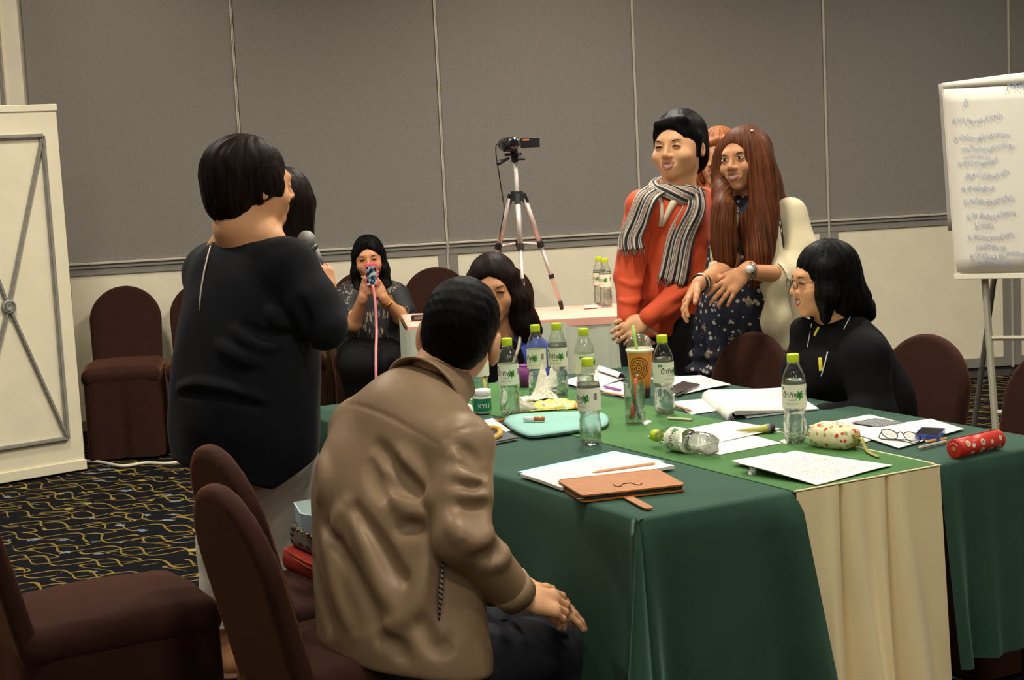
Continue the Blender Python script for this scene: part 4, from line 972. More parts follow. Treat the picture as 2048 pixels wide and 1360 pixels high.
for x_, z_, s_, h_ in lines:
    x_ = x_*.72-.012; v, f = text_mesh(s_, h_*.78, 1)
    if len(v) == 0: continue
    v = v.copy(); v[:, 0] -= v[:, 0].min(); v[:, 0] += .04*v[:, 1]; v[:, 1] += .006*np.sin(v[:, 0]*30)+v[:, 0]*.03
    add('handwriting', xf((np.stack([x_+v[:, 0]*.70, np.full(len(v), -.0135)-.012*(1-(z_+v[:, 1])/FH)**2, .035+z_+v[:, 1]], 1), f), FM), BLUEINK, fl)
for xx in (.12, .62):
    p = FM[:3, :3]@V(xx, .03, 0)+o0; q = FM[:3, :3]@V(xx, .03, FH)+o0; gnd = p+(p-q)*(p[2]/(q[2]-p[2]))
    add('front_leg', tube([q, gnd], .0165, 8), EASEL, fl)
p = FM[:3, :3]@V(.26, .035, .0)+o0; add('rear_leg', tube([FM[:3, :3]@V(.30, .05, FH*.8)+o0, V(p[0]-.06, p[1]+.55, 0)], .014, 8), mat('easel_dark', (104, 102, 94), .5, metal=.3), fl)
for zz in (-.29, -.62):
    add('cross_bar', tube([FM[:3, :3]@V(.12, .03, zz)+o0, FM[:3, :3]@V(.62, .03, zz)+o0], .011, 8), EASEL, fl)

# ================================================================ TRIPOD AND CAMCORDER
TPX = at(1033, 390, 7.65); zt_ = .756
TAL = mat('tripod_silver', (196, 188, 180), .4, metal=.35, var=.05); TPK = mat('tripod_pink_reflection', (198, 184, 176), .4, metal=.3, var=.05); TBK = mat('tripod_black', (26, 25, 25), .5)  # pinkish leg copy has the pink table's reflection put into its colour
base = V(TPX[0], TPX[1], 0)
tp = empty('tripod', tuple(V(base[0], base[1], zt_)), label='silver tripod standing on the pink side table', cat='tripod')
top = at(1031, 330, 7.65); hub = at(1034, 392, 7.65)
add('centre_column', tube([top+V(0, 0, .03), hub, V(hub[0], hub[1], 1.13)], .011, 10), TAL, tp, True)
add('shoulder', merge(tube([hub+V(0, 0, .022), hub+V(0, 0, -.022)], [.028, .034], 12), *[tube([hub+V(.03*math.cos(a), .03*math.sin(a), .008), hub+V(.045*math.cos(a), .045*math.sin(a), -.035)], .014, 8) for a in (.35, 2.7, 4.75)]), TBK, tp)
cen = V(hub[0], hub[1], hub[2]-.235)
for a, m in ((.32, TPK), (2.82, TPK), (4.75, TAL)):
    foot = V(hub[0]+.195*math.cos(a), hub[1]+.195*math.sin(a), zt_+.012); hp = hub+V(.035*math.cos(a), .035*math.sin(a), -.01)
    lg = add('leg', tube([hp, hp+(foot-hp)*.42], .0125, 8), m, tp, True); d = foot-hp
    add('leg_lower', tube([hp+d*.42, hp+d*.98], .0085, 8), m, lg, True)
    add('clamp', tube([hp+d*.40, hp+d*.45], .016, 8), TBK, lg); add('clamp', tube([hp+d*.70, hp+d*.735], .013, 8), TBK, lg)
    add('rubber_foot', tube([hp+d*.95, foot+V(0, 0, -.012)], [.011, .009], 8), TBK, lg)
    add('strut', tube([cen+V(0, 0, .02), hp+d*.42], .005, 6), TAL, tp)
add('strut_hub', tube([cen+V(0, 0, .035), cen], .018, 10), TBK, tp)
hd = at(1022, 312, 7.65)
add('pan_head', merge(tube([top+V(0, 0, .015), top+V(-.005, 0, .075)], .018, 10), box(hd+V(-.03, -.03, .0), hd+V(.05, .03, .014), .004)), TBK, tp)
add('pan_handle', tube([hd+V(-.01, -.02, -.01), hd+V(-.05, -.06, -.025), hd+V(-.06, -.09, -.03)], [.005, .011, .010], 8), TBK, tp, True)
add('knob', tube([top+V(.01, -.02, .03), top+V(.045, -.02, .028)], .008, 8), TBK, tp)
cm = at(1028, 288, 7.62); CBK = mat('camcorder_black', (30, 30, 32), .25, coat=.3)
cc_ = empty('camcorder', tuple(cm+V(0, 0, -.035)), label='black camcorder with open screen on the tripod', cat='camcorder')
s = SDF().add(p_cone(cm+V(-.045, .08, 0), cm+V(-.004, -.03, .004), .03, .032)).add(p_box(cm+V(-.025, .03, -.004), V(.03, .06, .03), None, .012), .01)
add('body', s.mesh(.005), CBK, cc_, True)
add('lens_ring', merge(tube([cm+V(.0, -.045, .006), cm+V(0, -.075, .006)], [.029, .027], 20)), mat('lens_silver', (90, 90, 92), .25, metal=.7), cc_, True)
add('lens', tube([cm+V(0, -.0745, .006), cm+V(0, -.0765, .006)], [.02, .014], 20), mat('lens_dark', (20, 20, 28), .08), cc_, True)
add('screen', box(cm+V(.03, -.012, -.02), cm+V(.118, .0, .026), .003), CBK, cc_)
add('screen_badge', box(cm+V(.04, -.0135, .012), cm+V(.07, -.012, .02)), mat('badge_orange', (190, 110, 60), .4), cc_)
cb_ = spline([cm+V(-.06, 0, .01), cm+V(-.085, 0, -.02), at(1003, 380, 7.65), at(1008, 420, 7.65), at(1000, 470, 7.65), at(1002, 520, 7.68), at(1003, 600, 7.7), atz(1004, 628, .758)], 40)
add('camera_cable', tube(cb_, .0028, 6), TBK, None, True, 'thin black cable hanging from the camcorder', 'cable')

# ================================================================ CABLE ON THE FLOOR, THINGS ON THE SECOND CHAIR
cw = spline([atz(p, q, .008) for p, q in ((168, 922), (200, 924), (245, 932), (290, 926), (330, 927), (360, 924), (420, 916))], 60)
add('floor_cable', tube(cw, .0085, 8), mat('white_cable', (214, 206, 180), .5), None, True, 'white power cable lying in front of the wall chairs', 'cable')
q0 = np.array(CHB.location); f0 = nrm(V(.86, .51, 0)); r0 = V(f0[1], -f0[0], 0)
def C(a, b, z): return V(q0[0], q0[1], 0)+f0*a+r0*b+V(0, 0, z)
CM = frame(V(q0[0], q0[1], 0), f0, -r0, V(0, 0, 1))
rb = empty('red_bag', tuple(C(.1, 0, .50)), label='red bag on the second chair behind the man', cat='bag')
add('body', SDF().add(p_box(C(.10, -.02, .522), V(.16, .17, .032), CM[:3, :3], .025)).mesh(.008), mat('red_bag_leather', (170, 34, 22), .4, var=.15), rb, True)
add('zip', merge(*[tube([C(-.05, -.17, z), C(-.062, .0, z), C(-.05, .13, z)], .004, 6) for z in (.536, .547)]), mat('red_zip', (206, 70, 40), .35), rb)
pb_ = empty('patterned_bag', tuple(C(.1, 0, .553)), label='black bag with woven pattern on the red bag', cat='bag')
nb = NB('woven_pattern', .8); x, y, z = nb.sep(nb.tc.outputs['Object']); kk = nb.math('LESS_THAN', nb.voro(nb.comb(nb.math('MULTIPLY', nb.math('ADD', x, y), 1.), nb.math('MULTIPLY', z, 1.2)), 55, .5), .33)
WOV = nb.done(nb.mix(kk, (124, 114, 100), (26, 24, 26)))
add('body', SDF().add(p_box(C(.10, -.02, .585), V(.14, .15, .032), CM[:3, :3], .016)).mesh(.008), WOV, pb_, True)
add('studs', merge(*[tube([C(-.035, t, .606), C(-.043, t, .606)], .0035, 6) for t in np.linspace(-.14, .1, 9)]), mat('stud', (170, 130, 90), .3, metal=.6), pb_)
tr_ = empty('paper_tray', tuple(C(.12, -.04, .618)), label='pale blue folded paper tray on top of the bags', cat='tray')
LB = mat('pale_blue_card', (176, 200, 208), .7, var=.05)
add('base', xf(slab([V(-.02, -.12, .618), V(.26, -.12, .618), V(.26, .16, .618), V(-.02, .16, .618)], .003, V(0, 0, 1)), CM), mat('card_inside', (196, 186, 130), .7), tr_)
for a, b in (((-.02, -.12), (.26, -.12)), ((.26, -.12), (.26, .16)), ((.26, .16), (-.02, .16)), ((-.02, .16), (-.06, .03)), ((-.06, .03), (-.02, -.12))):
    add('side', xf(solid((np.array([(a[0], a[1], .62), (b[0], b[1], .62), (b[0]*1.02, b[1]*1.04, .665), (a[0]*1.02, a[1]*1.04, .665)]), [(0, 1, 2, 3)]), .003), CM), LB, tr_)
add('dark_cloth', xf(slab([V(-.04, -.06, .623), V(.10, -.08, .623), V(.10, .07, .623)], .012, V(0, 0, 1)), CM), mat('slate_cloth', (66, 72, 76), .8), tr_)
# ================================================================ PEOPLE
def skinmat(name, rgb): return mat(name, rgb, .55, var=.06, vscale=30, bump=.03, bscale=300, spec=.4)
def smooth_vf(vf, it=5, lam=.5):
    v, F = np.array(vf[0]), vf[1]; E = np.vstack([F[:, [0, 1]], F[:, [1, 2]], F[:, [2, 3]], F[:, [3, 0]]]); n = len(v)
    cnt = np.bincount(E[:, 0], minlength=n)+np.bincount(E[:, 1], minlength=n); cnt = np.maximum(cnt, 1)[:, None]
    for _ in range(it):
        a = np.stack([np.bincount(E[:, 0], v[E[:, 1], k], n)+np.bincount(E[:, 1], v[E[:, 0], k], n) for k in range(3)], 1)/cnt
        v = v+lam*(a-v)
    return v, F
def hairmat(name, rgb, H, person, rough=.5, fa=34., fz=5., bump=.2):
    """streaks that run down from the crown of head H"""
    c = H.c+H.R@V(0, -.02, .06)-ORG[person]
    nb = NB(name, rough); nb.b.inputs['Specular IOR Level'].default_value = .07; x, y, z = nb.sep(nb.tc.outputs['Object'])
    dx, dy = nb.math('SUBTRACT', x, float(c[0])), nb.math('SUBTRACT', y, float(c[1])); a = nb.math('ARCTAN2', dy, dx)
    r = nb.math('SQRT', nb.math('ADD', nb.math('MULTIPLY', dx, dx), nb.math('MULTIPLY', dy, dy)))
    n = nb.noise(nb.comb(nb.math('MULTIPLY', a, fa), nb.math('MULTIPLY', r, 12.), nb.math('MULTIPLY', z, fz)), 1., 3)
    lo, hi = tuple(int(q*.6) for q in rgb), tuple(min(255, int(q*1.45)) for q in rgb)
    return nb.done(nb.mix(nb.ramp(n, .34, .68), lo, hi), n, bump, .004)
def add_hair(hs, vox, name, rgb, H, person, it=4, **kw):
    return add('hair', smooth_vf(hs.mesh(vox), it), hairmat(name, rgb, H, person, **kw), person, True)
BLK, DBR, BRN, LBR = (10, 9, 9), (24, 15, 12), (78, 44, 26), (132, 80, 46)
LIP = mat('lip_colour', (178, 84, 74), .4, var=.05); TEETH = mat('teeth', (238, 230, 210), .3, var=.02); EYEW = mat('eye_white', (226, 220, 208), .3); IRIS = mat('iris_dark', (26, 16, 12), .15); BROWM = mat('brow_dark', (56, 36, 26), .8)
class Head:
    """local frame: x = the person's right, y = where the face looks, z = crown"""
    def __init__(h, c, f, tilt=0., nod=0., s=1.):
        f = nrm(f); z = V(0, 0, 1); x = nrm(np.cross(f, z)); z = np.cross(x, f)
        R = np.stack([x, f, z], 1)
        h.R = R@rot_axis((1, 0, 0), nod)@rot_axis((0, 1, 0), tilt); h.c = np.asarray(c, float); h.s = s
    def p(h, x, y, z): return h.c+h.R@(V(x, y, z)*h.s)
    def ell(h, c, r): return p_ell(h.p(*c), np.array(r)*h.s, h.R)
    def cone(h, a, b, ra, rb): return p_cone(h.p(*a), h.p(*b), ra*h.s, rb*h.s)
    def loc(h, P): return ((P-h.c)@h.R)/h.s
    def skin(h, S, smile=True, ears=True, neck=None, wide=1., chin=0.):
        w = wide
        S.add(h.ell((0, -.012, .036), (.072, .088, .079)))
        S.add(h.ell((0, .022, -.008), (.063*w, .066, .074)), .03); S.add(h.ell((0, .03, -.052+chin*.5), (.052*w, .053, .046)), .03)
        S.add(h.ell((0, .071, -.090+chin), (.019*w, .015, .014)), .03)
        for q in (-1, 1):
            S.add(h.ell((q*.038*w, .062 if smile else .060, -.026 if smile else -.030), (.024, .023 if smile else .020, .021)), .02)
            if ears:
                e = float(ears); S.add(h.ell((q*(.070+.010*e), -.008, -.010), (.011*e, .021*e, .033*e)), .008); S.sub(h.ell((q*(.072+.018*e), .0, -.008), (.006, .010*e, .018*e)), .006)
        S.add(h.cone((-.03, .079, .026), (.03, .079, .026), .009, .009), .02)
        for q in (-1, 1): S.sub(h.ell((q*.030, .098, .007), (.016, .011, .009)), .012)
        for q in (-1, 1): S.add(h.ell((q*.030, .0775, .006), (.0145, .0115, .010)), .006)
        S.add(h.cone((0, .087, .014), (0, .1045, -.021), .0055, .0095), .012)
        for q in (-1, 1): S.add(h.ell((q*.0115, .0955, -.026), (.0085, .0085, .0065)), .008)
        S.add(h.ell((0, .080, -.055), (.028, .013, .018)), .015)
        if smile: S.sub(h.ell((0, .103, -.0545), (.026, .0145, .0085)), .004); S.sub(h.ell((0, .094, -.0505), (.029, .010, .004)), .004)
    def face(h, body, smile=True, eyes='squint', lipc=None):
        for q in (-1, 1):
            if eyes == 'squint':
                a = [h.p(q*(.030+.0165*t), .0885-.007*t*t+.0004, .0055-.0035*t*t+.0012) for t in np.linspace(-1, 1, 9)]
                add('eye', tube(a, [.0006, .0020, .0028, .0033, .0035, .0033, .0028, .0020, .0006], 6), IRIS, body, True)
            else:
                v, f = lathe([(0, -1), (.5, -.86), (.86, -.5), (1, 0), (.86, .5), (.5, .86), (0, 1)], 14); v = v*V(.0125, .0055, .006)
                v = v@h.R.T*h.s+h.p(q*.030, .0860, .0065); ew = add('eye', (v, f), EYEW, body, True)
                v, f = lathe([(0, -1), (.5, -.86), (.86, -.5), (1, 0), (.86, .5), (.5, .86), (0, 1)], 12); v = v*V(.0056, .003, .0055)
                add('iris', (v@h.R.T*h.s+h.p(q*.029-.002, .0902, .0068), f), IRIS, ew, True)
                a = [h.p(q*(.030+.0145*t), .0905-.007*t*t, .0118-.005*t*t) for t in np.linspace(-1, 1, 9)]
                add('eyelash', tube(a, [.0005]+[.0016]*7+[.0005], 6), IRIS, body, True)
            a = [h.p(q*(.030+.018*t), .0905-.0075*t*t-.003*(t > 0), .0245+.003*t-.004*t*t) for t in np.linspace(-1, 1, 9)]
            add('eyebrow', tube(a, [.0006, .0015, .002, .0022, .0022, .002, .0016, .0011, .0005], 6), BROWM, body, True)
        lm = lipc or LIP
        if smile:
            add('teeth', grid(lambda u, v: h.p((u-.5)*.053, .0935-.011*(2*u-1)**2, -.0485-.0105*v+.0050*(2*u-1)**2+.0045*v*(2*u-1)**2), 11, 3), TEETH, body, True)
            up_l = [h.p(.0285*t, .0965-.0150*t*t, -.0480+.0050*t*t) for t in np.linspace(-1, 1, 11)]
            lo_l = [h.p(.0285*t, .0960-.0145*t*t, -.0650+.0220*t*t) for t in np.linspace(-1, 1, 11)]
            rr = np.array([.0006, .0016, .0021, .0023, .0024, .0023, .0024, .0023, .0021, .0016, .0006])
            add('upper_lip', tube(up_l, rr, 8), lm, body, True); add('lower_lip', tube(lo_l, rr*1.25, 8), lm, body, True)
        else:
            add('lips', tube([h.p(.021*t, .0965-.010*t*t, -.055+.001*t*t) for t in np.linspace(-1, 1, 9)], [.0008, .003, .0042, .0048, .005, .0048, .0042, .003, .0008], 8), lm, body, True)
def strands(h, amp=.0025, fr=46, fz=0.):
    def d(P):
        q = h.loc(P); a = np.arctan2(q[:, 0], q[:, 1]+.01)
        n = np.sin(q[:, 2]*38+a*3)*.5+np.sin(q[:, 2]*71-a*5)*.3
        return amp*(np.sin(a*fr+n*2.)*.6+np.sin(a*fr*.43+n*3+1.)*.6)
    return d
def hand(S, w, d, n, side, s=1., curl=(.35, .35, .4, .45), spread=.10, thumb=.6, k=.004):
    """w wrist, d pointing direction, n back-of-hand normal, side=+1 when the thumb lies towards cross(d,n)"""
    d = nrm(d); n = nrm(n-d*np.dot(n, d)); t = np.cross(d, n)*side; s = s*1.
    S.add(p_cone(w-d*.02*s, w+d*.025*s, .024*s, .026*s, n, .7), .012)
    S.add(p_cone(w+d*.035*s+t*.014*s, w+d*.072*s+t*.016*s, .020*s, .017*s, n, .75), .010); S.add(p_cone(w+d*.035*s-t*.014*s, w+d*.068*s-t*.020*s, .020*s, .016*s, n, .75), .012)
    for i, (o, L_, r) in enumerate(((.029, .066, .0082), (.0095, .074, .0085), (-.0095, .070, .0082), (-.028, .055, .0072))):
        p = w+(d*(.080-.004*abs(i-1))+t*o)*s; a = 0; dd = nrm(d+t*spread*(1.2-i)*.7); rr = r*s
        for j, fr in enumerate((.42, .32, .26)):
            a += curl[i]*(.7 if j == 0 else 1.); q = p+(dd*math.cos(a)-n*math.sin(a))*L_*fr*s
            S.add(p_cone(p, q, rr, rr*.92), k); p = q; rr *= .92
    p = w+(d*.022+t*.024)*s; dd = nrm(d*.75+t*thumb-n*.25)
    for j, L_ in enumerate((.034, .026, .022)):
        q = p+dd*L_*s; S.add(p_cone(p, q, (.0115-.0012*j)*s, (.0105-.0014*j)*s), .006); p = q; dd = nrm(dd*.9+d*.35-n*.12)
def band(name, path, r, m, parent, n=8): return add(name, tube(path, r, n), m, parent, True)
def ring(c, ax, r, n=21, ratio=1., e=None):
    ax = nrm(ax); a = nrm(np.cross(ax, [0, 0, 1.] if abs(ax[2]) < .9 else [1., 0, 0])) if e is None else nrm(e-ax*np.dot(e, ax)); b = np.cross(ax, a)
    return [c+a*r*math.cos(t)+b*r*ratio*math.sin(t) for t in np.linspace(0, 2*math.pi, n)]
def person(base, S, m, label, vox=.004):
    v, f = S.mesh(vox); o = link('person', mesh_data('person', v-base, f, m, True), None, base); ORG[o] = np.asarray(base, float)
    return tag(o, label, 'person')
SK1 = skinmat('skin_light', (222, 168, 124)); SK2 = skinmat('skin_tan', (198, 140, 98)); SK3 = skinmat('skin_warm', (214, 156, 110))
def wrinkle(a, f, seed):
    g = np.random.default_rng(seed); K = g.normal(0, 1, (5, 3))*f; ph = g.uniform(0, 6, 5); K = K.astype(np.float32)
    return lambda P: a*sum(np.sin(P@K[i]+ph[i]) for i in range(5))*.45

# ---------------------------------------------------------------- man in the tan jacket (back to us)
H = Head(at(920, 674, 3.66), V(.20, .98, 0), tilt=.22, nod=.04, s=1.04)
nb_ = at(848, 790, 3.57); fwm = nrm(V(.77, .64, 0)); rm = nrm(V(.64, -.77, 0))
S = SDF(); H.skin(S, smile=False, ears=1.12); S.chain([H.p(0, -.025, -.05), at(878, 742, 3.62), nb_], [.056, .053, .054], .03)
S.chain([nb_+V(0, 0, -.09), at(795, 960, 3.56), at(785, 1230, 3.47)], [.06, .12, .12], .05, fwm, .7)
# hands clasped before the knees
hw = at(1042, 1196, 3.40)
hand(S, hw, V(.9, .35, -.28), V(.25, -.55, .8), -1, 1.06, (.5, .55, .6, .65), .05, .5)
hw2 = at(1052, 1178, 3.50); hand(S, hw2, V(.9, .0, -.42), V(.4, -.25, .85), 1, 1.06, (.22, .3, .5, .6), .05, .3)
S.chain([at(930, 1090, 3.32), hw], [.04, .026], .01); S.chain([at(900, 1090, 3.7), hw2], [.04, .026], .01)
MAN = person(V(nb_[0], nb_[1], .5), S, SK1, 'man in a tan jacket sitting with his back to the viewer', .0038)
hs = SDF().add(H.ell((0, -.016, .042), (.082, .100, .093))).add(H.ell((0, -.052, -.008), (.067, .052, .058)), .03)
hs.sub(H.ell((0, .098, -.036), (.10, .062, .095)), .02)
for q in (-1, 1): hs.sub(H.ell((q*.088, .002, -.020), (.028, .030, .048)), .012)
_s1 = wrinkle(.0014, 190, 3); hs.disp = lambda P: _s1(P)
add_hair(hs, .0042, 'short_black_hair', (8, 8, 8), H, MAN, 2, fa=50., fz=60., bump=.35)
J = SDF(); SR, SLh = at(918, 893, 3.43), at(728, 862, 3.72)
J.add(p_cone(nb_+V(0, 0, -.035), (SR+SLh)/2+V(0, 0, -.06), .085, .12, fwm, .8))
J.add(p_cone(SR, (SR+SLh)/2+V(0, 0, .045), .078, .085), .06); J.add(p_cone(SLh, (SR+SLh)/2+V(0, 0, .045), .078, .085), .06)
J.chain([at(806, 945, 3.575), at(788, 1050, 3.54), at(790, 1150, 3.50), at(805, 1300, 3.45)], [.185, .203, .215, .245], .05, fwm, .62)
J.add(p_ell(at(716, 975, 3.60), (.08, .10, .12)), .07)
EL, WR = at(926, 1075, 3.30), at(1022, 1178, 3.385)
arm = SDF().chain([SR+V(.0, 0, -.01), SR*.45+EL*.55, EL], [.074, .064, .060], .03).chain([EL, WR], [.058, .045], .03)
for f_ in arm.ops: J.ops.append((f_[0], f_[1], .012))
J.chain([SLh, at(800, 1100, 3.86), at(985, 1175, 3.60)], [.07, .058, .042], .02)
J.keep(p_plane(at(640, 1292, 3.5), V(-.14, -.1, -1)), .01)
surf = Surf(J.mesh(.010))
def folds(Sd, surf, lines, sign, r, h, k):
    for ln in lines:
        w = ln[0] if isinstance(ln[0], (int, float)) else 1.; pts = ln[1:] if isinstance(ln[0], (int, float)) else ln
        pts = spline([(a, b, 0) for a, b in pts], 3*len(pts)); c = []
        for a, b, _ in pts:
            p, n = surf.hit(a, b)
            if p is not None: c.append(p+n*((r-h)*(1 if sign < 0 else -1)))
        rad = [r*w*(.45+.55*math.sin(math.pi*(i+.6)/(len(c)+.2))) for i in range(len(c))]
        for i in range(len(c)-1):
            if np.linalg.norm(c[i+1]-c[i]) > .12: continue
            pr = p_cone(c[i], c[i+1], rad[i], rad[i+1]); (Sd.sub if sign < 0 else Sd.add)(pr, k)
def soft_folds(surf, specs):
    segs = []
    for ln, A, w in specs:
        c = []
        for a, b, _ in spline([(a, b, 0) for a, b in ln], 3*len(ln)):
            p, n = surf.hit(a, b)
            if p is not None: c.append(p)
        if len(c) < 3: continue
        c = np.array(c, np.float32); t = np.linspace(0, 1, len(c)); segs.append((c, A, w, c.min(0)-2.6*w, c.max(0)+2.6*w, t))
    def f(P):
        out = np.zeros(len(P), np.float32); lo, hi = P.min(0), P.max(0)
        for c, A, w, a, b, t in segs:
            if np.any(lo > b) or np.any(hi < a): continue
            best = np.full(len(P), 9., np.float32); tt = np.zeros(len(P), np.float32)
            for i in range(len(c)-1):
                d = c[i+1]-c[i]; q = P-c[i]; s = np.clip(q@d/max(float(d@d), 1e-9), 0, 1); e = np.linalg.norm(q-s[:, None]*d, axis=1); m = e < best; best[m] = e[m]; tt[m] = (t[i]+s*(t[i+1]-t[i]))[m]
            out -= A*np.sin(np.pi*np.clip(tt*.92+.06, 0, 1))**.6*np.exp(-(best/w)**2)
        return out
    return f
R_ = [[(649, 1070), (662, 1125), (677, 1187), (702, 1264)], [(714, 1042), (733, 1100), (760, 1171), (797, 1227)], [(800, 1010), (835, 1025), (862, 1005)], [(862, 1060), (846, 1150), (818, 1225), (765, 1264)], [(800, 912), (826, 940), (852, 985), (862, 1000)], [(782, 980), (815, 1000), (850, 1012)], [(690, 1010), (676, 1040), (668, 1075)], [(900, 900), (925, 920), (952, 946)], [(905, 945), (935, 955), (970, 962)], [(910, 985), (940, 990), (974, 985)], [(930, 1078), (958, 1085), (985, 1065)], [(985, 1130), (1005, 1115), (1015, 1090)], [(640, 905), (650, 960), (640, 1010)], [(900, 1040), (915, 1060), (925, 1085)]]
G_ = [[(755, 892), (776, 914), (793, 935), (812, 965), (835, 992)], [(790, 935), (818, 955), (845, 985), (856, 1002)], [(769, 958), (789, 973), (818, 994), (846, 1001)], [(742, 930), (750, 965), (776, 1000)], [(655, 1054), (700, 1131), (733, 1196), (758, 1256)], [(711, 1017), (758, 1088), (790, 1141), (816, 1168)], [(805, 1060), (828, 1052), (845, 1066)], [(845, 1245), (862, 1282), (880, 1296), (900, 1280)], [(760, 1275), (790, 1290), (810, 1315)], [(915, 895), (940, 915), (962, 938)], [(915, 925), (945, 942), (972, 950)], [(915, 968), (945, 976), (975, 972)], [(922, 1010), (948, 1015), (975, 1010)], [(960, 1105), (985, 1112), (1000, 1098)], [(625, 1120), (640, 1190), (660, 1260)]]
FJ = soft_folds(surf, [(l, .020, .020) for l in R_]+[(l, -.026, .015) for l in G_])
folds(J, surf, [[(680, 806), (720, 812), (770, 830), (830, 862), (882, 893)], [(884, 893), (900, 872), (930, 856), (962, 852)]], -1, .004, .0022, .004)
folds(J, surf, [[(886, 1119), (882, 1180), (878, 1242)]], -1, .006, .005, .006)
_wj = wrinkle(.0014, 22, 5); J.disp = lambda P: _wj(P)+FJ(P)
TANJ = mat('tan_jacket_satin', (142, 117, 88), .48, metal=.08, var=.06, vscale=6, spec=.4, bump=.05, bscale=500)
jk = add('jacket', J.mesh(.0055), TANJ, MAN, True)
ca = nrm(H.p(0, -.03, -.09)-nb_); cr = ring(nb_+ca*.0, ca, 1., 37)
def coll(u, v):
    a = u*2*math.pi*.86+.44+math.pi*.0; e = nrm(np.cross(ca, V(0, 0, 1))); 
    ff = nrm(fwm-ca*np.dot(fwm, ca)); g_ = np.cross(ca, ff)
    d = ff*math.cos(a)+g_*math.sin(a); rr = .0595+.036*(v**1.4); return nb_+ca*(.088-.092*v+.012*math.cos(a))+nrm(H.p(0, 0, -.06)-nb_)*.0+d*rr*V(1, 1, 1)-V(0, 0, .004)
add('collar', solid(grid(coll, 40, 8), .005), TANJ, MAN, True)
p, n = surf.hit(1020, 1185)
add('cuff', tube([WR+nrm(WR-EL)*-.012, WR+nrm(WR-EL)*.03], [.049, .044], 20), TANJ, MAN, True)
a_, n_ = surf.hit(886, 1122); b_, _ = surf.hit(878, 1240)
if a_ is not None and b_ is not None:
    nb = NB('pocket_lining', .7); x, y, z = nb.sep(nb.tc.outputs['Object']); LIN = nb.done(nb.mix(nb.math('LESS_THAN', nb.math('FRACT', nb.math('MULTIPLY', nb.math('ADD', z, nb.math('MULTIPLY', x, .6)), 95)), .5), (30, 28, 28), (150, 132, 110)))
    add('pocket_lining', tube([a_, a_*.5+b_*.5, b_], [.002, .0055, .002], 8), LIN, MAN, True)
P_ = SDF(); hipc = at(800, 1270, 3.47)
for sgn, kn in ((1, at(1130, 1265, 3.62)), (-1, at(1120, 1240, 3.86))):
    P_.chain([hipc+rm*.09*sgn+V(0, 0, -.06), kn+V(0, 0, -.03)], [.10, .068], .03); P_.chain([kn+V(0, 0, -.03), V(kn[0]+.02, kn[1], .05)], [.068, .05], .03)
P_.add(p_cone(hipc+rm*.12+V(0, 0, -.04), hipc-rm*.12+V(0, 0, -.04), .1, .1), .05); P_.disp = wrinkle(.002, 40, 8)
add('trousers', P_.mesh(.008), mat('navy_jeans', (30, 32, 42), .8, var=.15, vscale=40), MAN, True)
for sgn, x in ((1, at(1130, 1265, 3.62)), (-1, at(1120, 1240, 3.86))): add('shoe', SDF().add(p_ell(V(x[0]+.07, x[1]+.03, .045), (.13, .05, .045))).keep(p_plane(V(0, 0, .002), V(0, 0, -1))).mesh(.01), mat('black_shoe', (24, 22, 22), .4), MAN, True)

# ---------------------------------------------------------------- standing woman in the black tunic, holding the microphone
Y0 = 4.70
H = Head(at(512, 372, Y0), V(.86, .51, 0), nod=-.10, s=1.04)
fw1 = nrm(V(.72, .69, 0)); r1 = nrm(V(.69, -.72, 0)); nk = at(500, 478, Y0)
S = SDF(); H.skin(S, smile=False, wide=1.12, ears=.85); S.chain([H.p(0, -.03, -.05), H.p(0, -.055, -.115), nk], [.058, .058, .075], .03); S.add(p_cone(nk+V(0, 0, -.01), at(450, 500, 4.76), .062, .036), .05); S.add(p_cone(at(475, 458, 4.73), at(428, 492, 4.75), .035, .018), .03); S.add(p_cone(nk+V(0, 0, -.01), at(545, 488, 4.64), .06, .04), .04)
S.chain([nk, at(495, 700, Y0), at(492, 880, Y0)], [.09, .14, .15], .05, fw1, .7)
wr = at(657, 592, 4.66); hand(S, wr, V(-.12, .1, 1.), V(.75, -.6, .1), -1, .98, (.75, .85, .9, .95), .02, .5)
S.chain([at(660, 655, 4.56), wr], [.04, .027], .01)
ank = at(462, 1290, 4.80); S.chain([at(455, 1200, 4.80), ank, V(ank[0]+.005, ank[1]-.005, .07)], [.05, .036, .036], .02); S.add(p_ell(V(ank[0]+.002, ank[1]-.012, .048), (.036, .04, .036)), .02); S.add(p_cone(V(ank[0]+.02, ank[1]+.02, .045), V(ank[0]+.15, ank[1]+.09, .03), .036, .028), .03)
W1P = person(V(nk[0], nk[1], 0), S, SK3, 'standing woman in a black tunic speaking into a microphone', .0042)
hs = SDF().add(H.ell((0, -.040, .042), (.094, .118, .098))).add(H.ell((0, -.080, -.030), (.080, .066, .080)), .05).add(H.ell((.065, .012, -.005), (.024, .042, .050)), .03)
hs.sub(H.ell((0, .120, -.050), (.12, .066, .100)), .02); hs.sub(H.ell((.085, .028, -.055), (.03, .034, .03)), .02)
hs.disp = strands(H, .0022, 40)
add_hair(hs, .0045, 'bobbed_dark_hair', DBR, H, W1P, 2)
TN = SDF(); SR, SL_ = at(578, 532, 4.59), at(428, 548, 4.84)
TN.add(p_cone(SR, nk+r1*.02+V(0, 0, -.045), .072, .068)).add(p_cone(SL_, nk-r1*.03+V(0, 0, -.075), .080, .068), .06)
TN.add(p_cone(SL_, at(440, 545, 4.72), .076, .07), .06); TN.chain([at(498, 628, Y0), at(492, 700, Y0), at(490, 780, Y0), at(488, 850, Y0), at(492, 960, Y0)], [.215, .225, .235, .242, .232], .05, fw1, .74)
EL = at(650, 655, 4.53)
